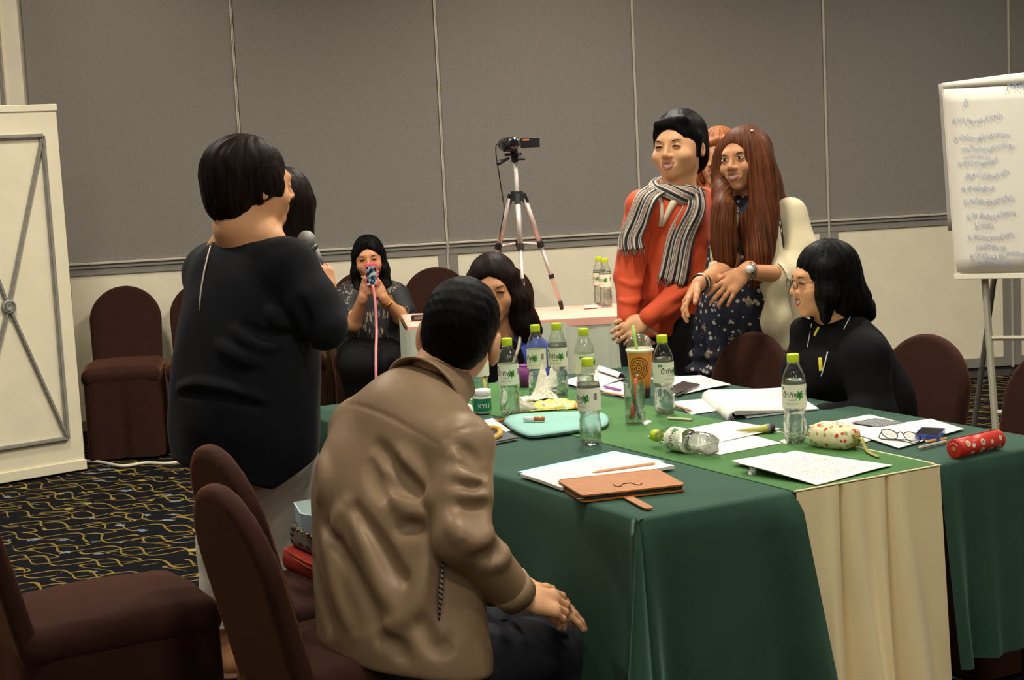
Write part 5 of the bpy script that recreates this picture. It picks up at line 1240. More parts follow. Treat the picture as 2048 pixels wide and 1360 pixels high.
for pr in ((SR, SR*.4+EL*.6, .078, .072), (SR*.4+EL*.6, EL, .072, .058), (EL, at(664, 628, 4.60), .056, .045)): TN.add(p_cone(*pr), .03)
TN.chain([SL_, at(470, 680, 5.0), at(580, 600, 4.95)], [.075, .06, .045], .03)
TN.keep(p_plane(at(530, 958, Y0), V(.5, .1, -1)), .008); TN.keep(p_plane(at(530, 958, Y0), V(-.28, -.1, -1)), .008)
TN.sub(p_cone(nk+V(0, 0, .040)+r1*.05, nk+V(0, 0, .036)-r1*.06, .072, .072), .01); TN.sub(p_cone(nk+V(0, 0, .035), at(440, 454, 4.74), .06, .035), .03)
sf_ = Surf(TN.mesh(.011))
folds(TN, sf_, [[(360, 775), (400, 770), (460, 782), (530, 800)], [(470, 660), (510, 690), (560, 690)], [(440, 690), (480, 715), (520, 722)], [(540, 620), (555, 640), (575, 655)]], 1, .016, .009, .02)
folds(TN, sf_, [[(355, 792), (395, 786), (450, 796), (520, 815)], [(490, 650), (530, 672), (570, 672)], [(600, 600), (612, 640), (616, 690)]], -1, .014, .007, .015)
TN.disp = wrinkle(.0025, 16, 9)
BLKT = mat('black_knit', (17, 18, 23), .85, var=.12, vscale=12, sheen=.03, spec=.2)
add('tunic', TN.mesh(.0065), BLKT, W1P, True)
zp = []
for a in ((424, 492), (418, 512), (411, 540), (405, 575), (402, 600), (401, 622)):
    p, n = sf_.hit(*a)
    if p is not None: zp.append(p+n*.0035)
if len(zp) > 2: add('zip', tube(zp, .0032, 6), mat('zip_silver', (186, 178, 160), .35, metal=.5), W1P, True); add('zip_pull', tube([zp[0]+V(0, 0, .004), zp[0]+V(-.002, -.004, -.03)], .005, 6), mat('zip_silver', (186, 178, 160), .35), W1P)
add('bracelet', tube(ring(wr-V(0, 0, .012), V(-.1, .1, 1), .030), .006, 8, False), mat('bead_bracelet', (170, 160, 140), .3, var=.6, vscale=90), W1P, True)
add('necklace', tube(ring(nk+V(0, 0, .012), nrm(H.p(0, 0, -.08)-nk), .073, 25), .0016, 6, False), mat('dark_cord', (50, 40, 30), .6), W1P, True)
WH = mat('white_trousers', (238, 230, 214), .8, var=.05, vscale=20, bump=.1, bscale=30)
P_ = SDF()
for hp, kn, cf in ((at(462, 900, 4.72), at(455, 1090, 4.78), at(450, 1268, 4.80)), (at(560, 900, 4.76), at(566, 1090, 4.84), at(572, 1268, 4.88))):
    P_.chain([hp, kn, cf], [.115, .088, .074], .03)
P_.keep(p_plane(V(0, 0, .165), V(0, 0, -1)), .004); P_.disp = wrinkle(.003, 26, 12)
add('trousers', P_.mesh(.007), WH, W1P, True)
add('trouser_cuff', tube([V(ank[0]-.008, ank[1], .168), V(ank[0]-.008, ank[1], .215)], .077, 24, False), WH, W1P, True)
add('sandal', SDF().add(p_cone(V(ank[0]-.005, ank[1]-.015, .01), V(ank[0]+.17, ank[1]+.10, .01), .042, .04, V(0, 0, 1), .3)).mesh(.006), mat('sandal_tan', (150, 112, 84), .6), W1P, True)
ank2 = at(574, 1290, 4.88); 
add('sandal', SDF().add(p_cone(V(ank2[0]-.005, ank2[1]-.015, .01), V(ank2[0]+.17, ank2[1]+.10, .01), .042, .04, V(0, 0, 1), .3)).mesh(.006), MATS['sandal_tan'], W1P, True)
# microphone in her hand
m0, m1 = at(613, 480, 4.68), at(650, 552, 4.69); d = nrm(m1-m0)
mc = empty('microphone', tuple(m1), label='grey ball microphone held by the woman in black tunic', cat='microphone')
add('grille', SDF().add(p_ell(m0, (.026, .026, .027))).mesh(.004), mat('mic_mesh', (150, 148, 142), .45, metal=.5, bump=.6, bscale=420), mc, True)
add('collar_ring', tube([m0+d*.022, m0+d*.032], [.024, .021], 20), mat('mic_ring', (90, 90, 90), .3, metal=.7), mc, True)
add('handle', tube([m0+d*.03, m0+d*.16], [.019, .013], 18), mat('mic_black', (30, 30, 32), .45), mc, True)

# ---------------------------------------------------------------- dark haired person behind her
Yb = 5.08
H = Head(at(572, 412, Yb), V(.55, .83, 0), s=.98); nk = at(572, 505, Yb)
S = SDF(); H.skin(S, False, ears=False); S.chain([H.p(0, -.02, -.06), nk], [.05, .055], .03); S.chain([nk, at(573, 700, Yb), at(575, 900, Yb)], [.06, .08, .08], .04)
W2P = person(V(nk[0], nk[1], 0), S, SK3, 'dark haired person almost hidden behind the standing woman', .006)
hs = SDF().add(H.ell((0, -.012, .034), (.086, .100, .092))).add(p_cone(H.p(0, -.03, 0), H.p(0, -.04, -.10), .085, .066), .04).add(p_cone(H.p(.05, .02, 0), H.p(.052, .02, -.085), .038, .03), .03)
hs.sub(H.ell((0, .12, -.03), (.075, .06, .09)), .02); hs.disp = strands(H, .0025, 40)
add_hair(hs, .006, 'hidden_dark_hair', DBR, H, W2P, 1)
D_ = SDF(); D_.chain([at(574, 540, Yb), at(578, 700, Yb), at(580, 880, Yb), at(584, 1010, Yb)], [.085, .088, .09, .09], .04); D_.chain([at(584, 1010, Yb), V(at(584, 1010, Yb)[0], Yb, .03)], [.085, .07], .04)
D_.disp = wrinkle(.002, 20, 31)
add('black_dress', D_.mesh(.01), BLKT, W2P, True)
# ---------------------------------------------------------------- woman in the orange top with the striped scarf
Y6 = 5.9
H = Head(at(1360, 296, Y6), V(-.56, -.83, 0), tilt=.03, nod=.02, s=1.09)
nk = at(1350, 398, Y6); f6 = nrm(V(-.42, -.91, 0)); r6 = nrm(np.cross(f6, V(0, 0, 1)))
S = SDF(); H.skin(S, True, wide=1.16, chin=.010, ears=.72); S.chain([H.p(0, -.025, -.06), nk], [.050, .052], .03)
S.chain([nk, at(1335, 520, Y6), at(1330, 650, Y6)], [.07, .10, .11], .05, f6, .7)
w1, w2 = at(1255, 640, 5.70), at(1292, 640, 5.66)
hand(S, w1, V(.45, -.1, -.9), V(-.35, -.9, -.1), -1, .98, (.5, .55, .6, .6), .03, .5); hand(S, w2, V(-.85, -.1, -.45), V(-.2, -.95, .2), 1, .98, (.45, .5, .5, .55), .03, .4)
W6P = person(V(nk[0], nk[1], .3), S, SK1, 'smiling short haired woman in orange top and striped scarf', .0035)
H.face(W6P, True, 'squint')
hs = SDF().add(H.ell((0, -.014, .042), (.084, .100, .088))).add(H.ell((0, -.062, -.02), (.070, .045, .075)), .03)
for q in (-1, 1): hs.add(H.cone((q*.072, .012, .03), (q*.076, .022, -.028), .016, .008), .02)
hs.sub(H.ell((0, .115, -.030), (.080, .078, .106)), .012)
for q in (-1, 1): hs.sub(H.ell((q*.088, -.008, -.020), (.018, .017, .022)), .008)
hs.add(H.cone((-.045, .054, .090), (.040, .068, .078), .013, .009), .025); hs.add(H.cone((.040, .066, .076), (.066, .046, .040), .009, .004), .02)
hs.disp = strands(H, .0012, 52); add_hair(hs, .0042, 'short_hair', BLK, H, W6P, 3)
O = SDF(); sR, sL = at(1283, 415, 5.83), at(1403, 408, 5.97)
O.add(p_cone(sR, nk+V(0, 0, -.05), .062, .07)).add(p_cone(sL, nk+V(0, 0, -.05), .062, .07), .05)
O.chain([at(1340, 455, Y6), at(1335, 540, Y6), at(1330, 600, Y6), at(1330, 668, Y6)], [.145, .15, .152, .155], .05, f6, .68)
eR, eL = at(1256, 555, 5.78), at(1398, 555, 5.86)
aR = SDF().chain([sR, eR, w1+V(0, 0, .01)], [.058, .05, .036], .02); aL = SDF().chain([sL, eL, w2+V(.012, 0, .01)], [.058, .052, .036], .02)
for q in aR.ops+aL.ops: O.ops.append((q[0], q[1], .012))
O.keep(p_plane(at(1330, 668, Y6), V(0, 0, -1)), .006)
sf6 = Surf(O.mesh(.009))
folds(O, sf6, [[(1240, 560), (1262, 570), (1280, 566)], [(1240, 600), (1262, 605), (1282, 596)], [(1340, 600), (1370, 585), (1395, 560)], [(1330, 632), (1360, 612), (1390, 590)], [(1300, 520), (1305, 560), (1300, 600)]], 1, .010, .006, .012)
O.disp = wrinkle(.0022, 28, 21)
ORG_M = mat('orange_jersey', (206, 76, 34), .75, var=.1, vscale=14, sheen=.1)
add('orange_top', O.mesh(.005), ORG_M, W6P, True)
pl_ = [sf6.hit(*a) for a in ((1318, 392), (1322, 412), (1323, 432), (1320, 452))]; pl_ = [p+n*.003 for p, n in pl_ if p is not None]
CRM = mat('cream_placket', (226, 214, 188), .7, var=.05)
if len(pl_) > 2: add('placket', tube(pl_, .007, 8), CRM, W6P, True)
pc6 = [sf6.hit(*a) for a in ((1352, 398), (1345, 408), (1338, 420), (1331, 436), (1325, 452))]; pc6 = [p+n*.004 for p, n in pc6 if p is not None]
if len(pc6) > 2: add('collar', tube(pc6, [.012, .013, .011, .008, .004][:len(pc6)], 8), CRM, W6P, True)
T6 = SDF()
for q in (-1, 1):
    h_ = at(1330, 690, Y6)+r6*.075*q; T6.chain([h_+V(0, 0, .08), V(h_[0], h_[1], .45), V(h_[0], h_[1], .06)], [.10, .075, .06], .04)
add('trousers', T6.mesh(.010), mat('black_trousers', (20, 20, 22), .85, var=.1), W6P, True)
for q in (-1, 1):
    h_ = at(1330, 690, Y6)+r6*.075*q+f6*.06; add('shoe', SDF().add(p_ell(V(h_[0], h_[1], .04), (.05, .12, .04))).keep(p_plane(V(0, 0, .002), V(0, 0, -1))).mesh(.01), mat('black_shoe', (24, 22, 22), .4), W6P, True)
# scarf: striped cloth, stripes run along its length
nb = NB('striped_scarf', .85); u, v, _ = nb.sep(nb.tc.outputs['UV'])
fr_ = nb.math('FRACT', nb.math('MULTIPLY', v, 5.0)); c = nb.mix(nb.math('LESS_THAN', fr_, .36), (196, 186, 168), (34, 38, 46)); c = nb.mix(nb.math('LESS_THAN', nb.math('ABSOLUTE', nb.math('SUBTRACT', fr_, .62)), .05), c, (150, 84, 58)); c = nb.mix(nb.math('LESS_THAN', nb.math('ABSOLUTE', nb.math('SUBTRACT', fr_, .80)), .05), c, (90, 96, 104))
SCARF = nb.done(c)
def tail(name, pts, w0, w1_, lift, ph):
    P = []
    for a in pts:
        p, n = sf6.hit(*a)
        if p is None: p, n = at(a[0], a[1], 5.78), -FW
        P.append(p+n*lift)
    C_ = spline(P, 34); vx = nrm(V(1, 0, .05))
    def f(u, v):
        i = u*33; c_ = C_[int(round(i))]; t = C_[min(int(round(i))+1, 33)]-C_[max(int(round(i))-1, 0)]; sd = nrm(np.cross(nrm(t), f6)); w = w0+(w1_-w0)*u
        return c_+sd*w*(v-.5)+f6*(.011*math.sin(v*17+ph+u*3)+.012*(1-(2*v-1)**2))+sd*.006*math.sin(u*9+ph)
    o = add(name, solid(grid(f, 34, 22), .002), SCARF, W6P, True, uv=None); me = o.data; ul = me.uv_layers.new(name='UVMap'); nvv = 34*22
    uvs = guv(34, 22); co = np.empty(len(me.vertices)*3, np.float32); me.vertices.foreach_get('co', co); co = co.reshape(-1, 3)+ORG[W6P]
    src = np.array([f(i/33, j/21) for i in range(34) for j in range(22)])
    from mathutils import kdtree
    kd = kdtree.KDTree(len(src)); [kd.insert(Vector(p), i) for i, p in enumerate(src)]; kd.balance()
    vi = np.array([kd.find(Vector(p))[1] for p in co]); li = np.empty(len(me.loops), np.int32); me.loops.foreach_get('vertex_index', li)
    ul.data.foreach_set('uv', uvs[vi][li].astype(np.float32).ravel())
    # fringe of the scarf end
    e = [f(1, v) for v in np.linspace(.03, .97, 14)]; t = nrm(C_[-1]-C_[-3])
    add('fringe', merge(*[tube([p, p+t*.012+f6*.002, p+t*.02], .0012, 4) for p in e]), mat('fringe_grey', (120, 114, 104), .9), W6P)
tail('scarf_tail', [(1312, 384), (1292, 402), (1274, 440), (1266, 470), (1266, 500)], .075, .095, .012, 0)
tail('scarf_tail', [(1386, 384), (1384, 412), (1372, 450), (1358, 500), (1342, 566)], .075, .105, .012, 2)
na = nrm(H.p(0, -.01, -.08)-nk)
def loop(u, v):
    a = u*2*math.pi; ff = nrm(f6-na*np.dot(f6, na)); g_ = np.cross(na, ff); d = ff*math.cos(a)+g_*math.sin(a)
    b = v*2*math.pi; rr = .082+.010*math.cos(a); c_ = nk+na*(.026-.020*math.cos(a)+.008*math.sin(2*a))+d*rr
    return c_+(d*math.cos(b)*.024+na*math.sin(b)*.034)*(1+.12*math.sin(a*7+b*2))
L_ = grid(loop, 49, 17); uv_ = guv(49, 17); uv_[:, 1] = (uv_[:, 1]*1.4+uv_[:, 0]*1.6) % 1.
add('scarf_loop', L_, SCARF, W6P, True, uv=uv_)

# ---------------------------------------------------------------- woman with long brown hair, floral dress and cream cardigan
Y8 = 5.68
H = Head(at(1487, 322, Y8), V(-.58, -.81, 0), tilt=.10, nod=.04, s=.97)
nk = at(1505, 412, Y8+.02); f8 = nrm(V(-.55, -.83, 0)); r8 = nrm(np.cross(f8, V(0, 0, 1)))
S = SDF(); H.skin(S, True, ears=False, wide=.95); S.chain([H.p(0, -.02, -.06), nk], [.046, .05], .03); S.add(p_cone(nk-r8*.05+V(0, 0, -.05), nk+r8*.05+V(0, 0, -.05), .04, .04), .04)
S.chain([nk, at(1500, 540, Y8), at(1485, 640, Y8)], [.06, .085, .09], .05, f8, .7)
e1, w1 = at(1592, 552, 5.58), at(1490, 543, 5.42)
S.chain([e1, w1], [.036, .024], .012); hand(S, w1, V(-.72, -.1, -.62), V(-.25, -.85, .45), 1, .98, (.12, .14, .16, .22), .16, .45)
e2, w2 = at(1440, 545, 5.52), at(1398, 568, 5.40)
S.chain([at(1462, 520, 5.58), e2, w2], [.036, .034, .024], .012); hand(S, w2, V(-.55, -.35, -.6), V(-.75, .1, .65), -1, .98, (.35, .4, .45, .5), .10, .6)
W8P = person(V(nk[0], nk[1], .3), S, SK2, 'smiling woman with long brown hair in navy floral dress', .0035)
H.face(W8P, True, 'open')
hs = SDF().add(H.ell((0, -.018, .040), (.083, .098, .086)))
hs.chain([H.p(.0, -.06, .03), H.p(0, -.085, -.08), at(1545, 440, Y8+.12), at(1535, 520, Y8+.12)], [.07, .075, .07, .045], .05)
hs.sub(H.ell((0, .120, -.032), (.064, .080, .104)), .012)
for pts, rr in (([H.p(-.068, .02, .04), H.p(-.080, .026, -.05), at(1528, 430, 5.58), at(1518, 510, 5.53), at(1506, 572, 5.52)], [.032, .037, .042, .038, .012]), ([H.p(.068, .025, .04), H.p(.080, .034, -.05), at(1447, 420, 5.56), at(1446, 490, 5.54), at(1452, 555, 5.53)], [.020, .020, .031, .030, .010])): hs.chain(spline(pts, 9), np.interp(np.linspace(0, 4, 9), range(5), rr), .05)
hs.chain([at(1492, 445, 5.63), at(1492, 500, 5.60)], [.035, .02], .04)

hs.disp = strands(H, .0014, 64); add_hair(hs, .0045, 'long_brown_hair', BRN, H, W8P, 9, fa=46., fz=3.)
p = H.p(-.06, .03, .098); add('hair_clip', SDF().add(p_ell(p, (.006, .006, .005))).mesh(.0025), mat('clip_pearl', (220, 216, 200), .3), W8P, True)
nb = NB('navy_floral', .8); o = nb.tc.outputs['Object']; v1 = nb.voro(o, 42, 1); v2 = nb.voro(o, 12, 1); n1 = nb.noise(o, 120, 2)
c = nb.mix(nb.math('LESS_THAN', nb.math('ADD', v1, nb.math('MULTIPLY', n1, .15)), .36), nb.mix(nb.ramp(nb.noise(o, 20, 2), .4, .6), (28, 31, 46), (42, 46, 64)), (200, 192, 178))
c = nb.mix(nb.math('LESS_THAN', nb.math('ADD', v2, nb.math('MULTIPLY', n1, .5)), .42), c, (172, 152, 122)); c = nb.mix(nb.math('LESS_THAN', nb.math('ADD', v2, nb.math('MULTIPLY', n1, .4)), .28), c, (116, 112, 76))
NAVYF = nb.done(c)
Dr = SDF(); Dr.chain([at(1498, 450, Y8), at(1492, 520, Y8), at(1478, 600, Y8), at(1474, 660, Y8+.05)], [.115, .125, .115, .145], .05, f8, .68); Dr.chain([at(1474, 660, Y8+.06), at(1468, 790, Y8+.10), at(1468, 860, Y8+.10)], [.15, .185, .19], .05, f8, .6)
for yy, rr in ((668, .165), (705, .178), (735, .19)): Dr.add(p_ell(at(1472-(yy-668)*.1, yy, Y8+.08), (rr, rr*.66, .022), np.stack([r8, f8, V(0, 0, 1)], 1)), .02)
def ruf(P):
    q = P-np.array(at(1474, 660, Y8), np.float32); a = np.arctan2(q[:, 1], q[:, 0]); return -.008*np.sin(a*17+q[:, 2]*9)*np.clip((-q[:, 2])*8+.3, 0, 1)
Dr.disp = ruf; add('floral_dress', Dr.mesh(.006), NAVYF, W8P, True)
Lg = SDF()
for q in (-1, 1): b = at(1465, 860, Y8)+r8*.08*q; Lg.chain([b, V(b[0], b[1], .04)], [.06, .04], .02)
add('leggings', Lg.mesh(.01), mat('black_trousers', (20, 20, 22), .85), W8P, True)
CARD = mat('cream_cardigan', (214, 202, 166), .85, var=.06, vscale=18, bump=.2, bscale=160)
Ca = SDF(); sR8, sL8 = at(1580, 432, 5.72), at(1450, 442, 5.60)
Ca.add(p_cone(sR8, nk+V(.03, .02, -.05), .055, .05)); Ca.chain([sR8, at(1598, 500, 5.66), e1+V(0, .01, .01), at(1565, 556, 5.54)], [.06, .062, .058, .046], .03)
Ca.chain([sL8, at(1446, 520, 5.56)], [.045, .042], .02)
Ca.chain([at(1570, 470, 5.74), at(1578, 600, 5.74), at(1580, 690, 5.74)], [.06, .058, .062], .03, V(-.83, .55, 0), .5)
Ca.chain([at(1545, 460, 5.58), at(1548, 560, 5.54), at(1552, 640, 5.54), at(1560, 690, 5.56)], [.026, .034, .042, .050], .05)
Ca.add(p_cone(at(1520, 450, 5.85), at(1515, 640, 5.86), .12, .13, f8, .3), .03)
Ca.disp = wrinkle(.0022, 34, 41); Ca.keep(p_plane(at(1570, 692, 5.66), V(0, 0, -1)), .006)
add('cardigan', Ca.mesh(.006), CARD, W8P, True)
LACE = mat('lace_trim', (226, 214, 180), .9, var=.3, vscale=120, bump=.8, bscale=120)
add('cuff_lace', tube([at(1568, 553, 5.53), at(1560, 556, 5.525)], [.052, .056], 20, False), LACE, W8P, True)
add('cuff_lace', tube([at(1444, 528, 5.55), at(1442, 548, 5.54)], [.044, .047], 20, False), LACE, W8P, True)
add('wrist_watch', tube(ring(w1+V(.012, .0, .0), w1-e1, .027), .0065, 8, False), mat('watch_band', (120, 112, 100), .3, metal=.7), W8P, True)
wf = w1+V(.012, -.026, .008); add('watch_face', tube([wf+V(0, .003, 0), wf+V(0, -.006, .002)], [.015, .013], 18), mat('watch_face', (226, 222, 210), .25, metal=.3), W8P, True)
for i, m in enumerate(((40, 34, 30), (190, 180, 150), (30, 28, 30))):
    dd = nrm(w2-e2); add('bracelet', tube(ring(w2-dd*(.006+.009*i), dd, .029), .0045, 6, False), mat('bracelet_%d' % i, m, .4, var=.4, vscale=120), W8P, True)

# ---------------------------------------------------------------- third woman between the two
Y7 = 6.35
H = Head(at(1437, 316, Y7), V(-.35, -.93, 0), tilt=-.04, s=.96); nk = at(1440, 395, Y7)
S = SDF(); H.skin(S, True, ears=False); S.chain([H.p(0, -.02, -.06), nk], [.048, .05], .03); S.chain([nk, at(1440, 520, Y7), at(1440, 650, Y7)], [.06, .09, .09], .05)
W7P = person(V(nk[0], nk[1], .3), S, SK1, 'smiling woman glimpsed between the orange top and brown hair', .0045); H.face(W7P, True, 'squint')
hs = SDF().add(H.ell((0, -.014, .040), (.084, .098, .088)))
for q in (-1, 1): hs.chain([H.p(q*.07, .01, .03), H.p(q*.078, .02, -.06), H.p(q*.075, .02, -.17)], [.03, .032, .03], .03)
hs.sub(H.ell((0, .12, -.038), (.064, .08, .098)), .012); hs.add(H.cone((-.05, .068, .075), (.03, .085, .06), .014, .008), .02)
hs.disp = strands(H, .0025, 50); add_hair(hs, .005, 'light_brown_hair', LBR, H, W7P, 5)
D7 = SDF(); D7.add(p_cone(at(1395, 430, Y7), at(1485, 430, Y7), .06, .06)).chain([at(1440, 470, Y7), at(1440, 640, Y7), at(1440, 800, Y7)], [.14, .14, .15], .05, V(0, 1, 0), .65)
D7.chain([at(1440, 800, Y7), V(at(1440, 800, Y7)[0], Y7, .05)], [.13, .1], .05)
add('rust_dress', D7.mesh(.01), mat('rust_cloth', (170, 84, 44), .8), W7P, True)
# ---------------------------------------------------------------- woman in the black jacket, right
Y9 = 4.92
H = Head(at(1648, 562, Y9), V(-.985, -.17, 0), nod=-.06, s=.97); nk = at(1672, 648, Y9+.02); f9 = nrm(V(-.85, -.5, 0)); r9 = nrm(np.cross(f9, V(0, 0, 1)))
S = SDF(); H.skin(S, True, ears=False); S.chain([H.p(0, -.02, -.06), nk], [.047, .05], .03)
S.chain([nk, at(1700, 780, Y9+.03), at(1735, 900, Y9+.03)], [.05, .07, .09], .05)
W9P = person(V(at(1720, 800, Y9)[0], Y9, .48), S, SK3, 'woman in a black jacket and glasses seated at right', .0038); H.face(W9P, True, 'squint')
hs = SDF().add(H.ell((0, -.018, .040), (.084, .100, .090))).add(H.ell((0, -.055, -.05), (.080, .070, .085)), .05)
hs.chain([H.p(.070, .02, .04), H.p(.080, .012, -.04), H.p(.070, .006, -.125)], [.028, .032, .022], .03); hs.chain([H.p(-.070, .02, .04), H.p(-.078, .025, -.04), H.p(-.065, .03, -.11)], [.026, .028, .016], .03)
hs.chain([H.p(0, -.10, -.08), H.p(.02, -.135, -.115), H.p(.02, -.155, -.09)], [.05, .028, .008], .03); hs.chain([H.p(.06, -.05, -.06), H.p(.062, -.06, -.14)], [.045, .02], .03)
hs.sub(H.ell((0, .125, -.036), (.070, .078, .10)), .012); hs.disp = strands(H, .0024, 48); add_hair(hs, .0045, 'shoulder_black_hair', BLK, H, W9P, 4)
FR9 = mat('glasses_frame', (46, 40, 36), .35)
sp9 = empty('spectacles', tuple(H.p(0, .1, .0)), label='thin dark spectacles worn by the woman in black jacket', cat='eyeglasses')
for q in (-1, 1):
    add('rim', tube([H.p(q*.031+.020*math.cos(a), .104, .004+.013*math.sin(a)) for a in np.linspace(0, 2*math.pi, 21)], .0014, 6, False), FR9, sp9, True)
    add('temple', tube([H.p(q*.052, .102, .008), H.p(q*.074, .06, .008), H.p(q*.078, 0, .004)], .0014, 6), FR9, sp9, True)
add('bridge', tube([H.p(-.011, .104, .008), H.p(0, .106, .010), H.p(.011, .104, .008)], .0014, 6), FR9, sp9, True)
B9 = SDF(); sA, sB = at(1730, 716, Y9-.13), at(1640, 720, Y9+.2)
B9.add(p_cone(sA, nk+V(.02, .01, -.05), .068, .075)).add(p_cone(sB, nk+V(.0, .02, -.06), .065, .075), .05); B9.add(p_cone(nk+V(.01, 0, -.05), at(1660, 740, Y9-.02), .07, .10), .05)
B9.chain([nk+V(-.02, -.065, -.03), nk+V(.05, -.04, -.012), nk+V(.06, .03, -.005), nk+V(.0, .065, -.02)], [.018, .022, .024, .018], .02)
B9.chain([at(1700, 740, Y9+.02), at(1722, 810, Y9+.02), at(1742, 900, Y9+.02)], [.155, .165, .17], .05, f9, .75)
eA = at(1752, 840, Y9-.2); B9.chain([sA, eA, at(1650, 835, Y9-.28)], [.072, .06, .045], .03); B9.chain([sB, at(1630, 830, Y9+.18), at(1590, 830, Y9)], [.06, .05, .04], .03)
B9.chain([nk+V(-.06, .03, -.03), at(1605, 660, Y9+.0), at(1600, 740, Y9+.0), at(1612, 800, Y9)], [.02, .03, .05, .06], .03)
B9.disp = wrinkle(.0025, 24, 51); sf9 = Surf(B9.mesh(.010))
BJ = mat('black_jacket', (11, 11, 12), .8, var=.12, vscale=10, spec=.15)
add('jacket', B9.mesh(.006), BJ, W9P, True)
def stripe(name, pts, r, m, parent, sf, lift=.003):
    P = [sf.hit(*a) for a in pts]; P = [p+n*lift for p, n in P if p is not None]
    if len(P) > 1: return add(name, tube(spline(P, 4*len(P)), r, 6), m, parent, True)
WP = mat('white_piping', (196, 196, 190), .6); YL = mat('yellow_cloth', (210, 196, 50), .6)
stripe('piping', [(1708, 622), (1698, 640), (1688, 660)], .0014, WP, W9P, sf9); stripe('piping', [(1656, 705), (1650, 728), (1643, 752)], .0022, WP, W9P, sf9); stripe('piping', [(1622, 648), (1617, 680), (1615, 695)], .0012, WP, W9P, sf9)
stripe('yellow_collar', [(1637, 656), (1632, 664), (1629, 672)], .004, YL, W9P, sf9); stripe('yellow_badge', [(1640, 716), (1641, 728), (1642, 742)], .0065, YL, W9P, sf9, -.001)
SK9 = SDF().add(p_cone(at(1735, 905, Y9), at(1640, 920, Y9-.25), .13, .09)).add(p_cone(at(1735, 905, Y9+.1), at(1600, 900, Y9+.05), .12, .08), .05)
add('skirt', SK9.mesh(.012), BJ, W9P, True)

# ---------------------------------------------------------------- woman in the blue cardigan at the far end
Y4 = 5.86
H = Head(at(988, 580, Y4), V(-.10, -.99, 0), tilt=.08, nod=-.10, s=1.02); nk = at(1000, 672, Y4+.03)
S = SDF(); H.skin(S, False, ears=False); S.chain([H.p(0, -.02, -.06), nk], [.048, .052], .03); S.chain([nk, at(1005, 800, Y4+.02)], [.05, .07], .05)
wb4 = at(905, 768, Y4-.25); S.chain([at(960, 770, Y4-.2), wb4], [.03, .024], .01); hand(S, wb4, V(-.9, -.3, -.1), V(0, -.2, 1), 1, .95, (.2, .2, .25, .3), .08, .5)
W4P = person(V(nk[0], nk[1], .48), S, SK2, 'woman in a blue cardigan half hidden by the man\'s head', .0042); H.face(W4P, False, 'squint')
hs = SDF().add(H.ell((0, -.016, .042), (.086, .102, .090)))
hs.chain([H.p(-.066, .02, .04), H.p(-.082, .025, -.04), H.p(-.095, .02, -.13), H.p(-.10, .03, -.20)], [.03, .038, .042, .022], .03); hs.chain([H.p(.066, .02, .04), H.p(.080, .02, -.04), H.p(.085, .02, -.13)], [.03, .034, .026], .03)
hs.add(H.ell((-.04, -.05, -.08), (.085, .055, .10)), .05); hs.chain([H.p(-.11, .01, -.10), H.p(-.13, .01, -.16), H.p(-.115, .02, -.20)], [.025, .018, .008], .02)
hs.sub(H.ell((.005, .12, -.028), (.072, .082, .108)), .012); hs.disp = strands(H, .002, 40); add_hair(hs, .0048, 'wavy_dark_hair', DBR, H, W4P, 4)
B4 = SDF(); sA, sB = at(1066, 705, Y4+.0), at(925, 712, Y4)
B4.add(p_cone(sA, nk+V(.02, .03, -.06), .06, .055)).add(p_cone(sB, nk+V(-.02, .03, -.06), .06, .055), .05); B4.chain([at(1000, 740, Y4+.05), at(1005, 850, Y4+.06)], [.15, .15], .05, V(0, 1, 0), .6)
B4.chain([sA, at(1085, 790, Y4-.02), at(1010, 775, Y4-.22)], [.056, .05, .038], .02); B4.chain([sB, at(920, 785, Y4-.05), at(945, 770, Y4-.22)], [.056, .05, .036], .02)
B4.sub(p_cone(at(1000, 690, Y4-.12), at(1000, 790, Y4-.14), .045, .05), .01); B4.disp = wrinkle(.003, 30, 61)
add('blue_cardigan', B4.mesh(.006), mat('blue_knit', (70, 88, 176), .85, var=.1, vscale=20, sheen=.1), W4P, True)
V4 = SDF().add(p_cone(at(1003, 722, Y4-.03), at(1005, 800, Y4-.03), .085, .085)); add('black_shirt', V4.mesh(.008), BJ, W4P, True); sf4 = Surf(V4.mesh(.01))
LAN = mat('beaded_strap', (196, 186, 160), .5, var=.6, vscale=160)
add('lanyard', tube(spline([at(1040, 668, Y4-.02), at(1038, 690, Y4-.085), at(1030, 716, Y4-.11), at(1020, 745, Y4-.12)], 16), .006, 6), LAN, W4P, True); add('lanyard', tube(spline([at(985, 676, Y4-.06), at(993, 690, Y4-.10), at(1000, 705, Y4-.115)], 10), .005, 6), LAN, W4P, True)
ch4 = at(1002, 800, Y4+.22); chair(ch4[0], Y4+.06, -.48*-.1, -1, 'brown covered chair under the woman in blue cardigan', G1)

# ---------------------------------------------------------------- seated woman filming with a pink phone
Y3 = 8.42
H = Head(at(738, 519, Y3), V(.03, -1, 0), tilt=.05, nod=.0, s=.95); nk = at(742, 590, Y3+.02)
S = SDF(); H.skin(S, False, ears=False, wide=1.05); S.chain([H.p(0, -.02, -.06), nk], [.05, .052], .03); S.chain([nk, at(744, 680, Y3), at(744, 740, Y3)], [.07, .1, .11], .05)
eA, wA = at(708, 648, Y3-.18), at(727, 592, Y3-.26); eB, wB = at(800, 634, Y3-.16), at(766, 594, Y3-.26)
S.chain([at(700, 618, Y3-.08), eA, wA], [.040, .038, .024], .015); S.chain([at(800, 612, Y3-.06), eB, wB], [.040, .036, .023], .015)
hand(S, wA, V(.30, -.05, .85), V(-.55, -.8, .1), 1, 1., (.15, .65, .7, .75), .06, .4); hand(S, wB, V(-.42, -.05, .80), V(.45, -.85, .1), -1, 1., (.15, .65, .7, .75), .06, .4)
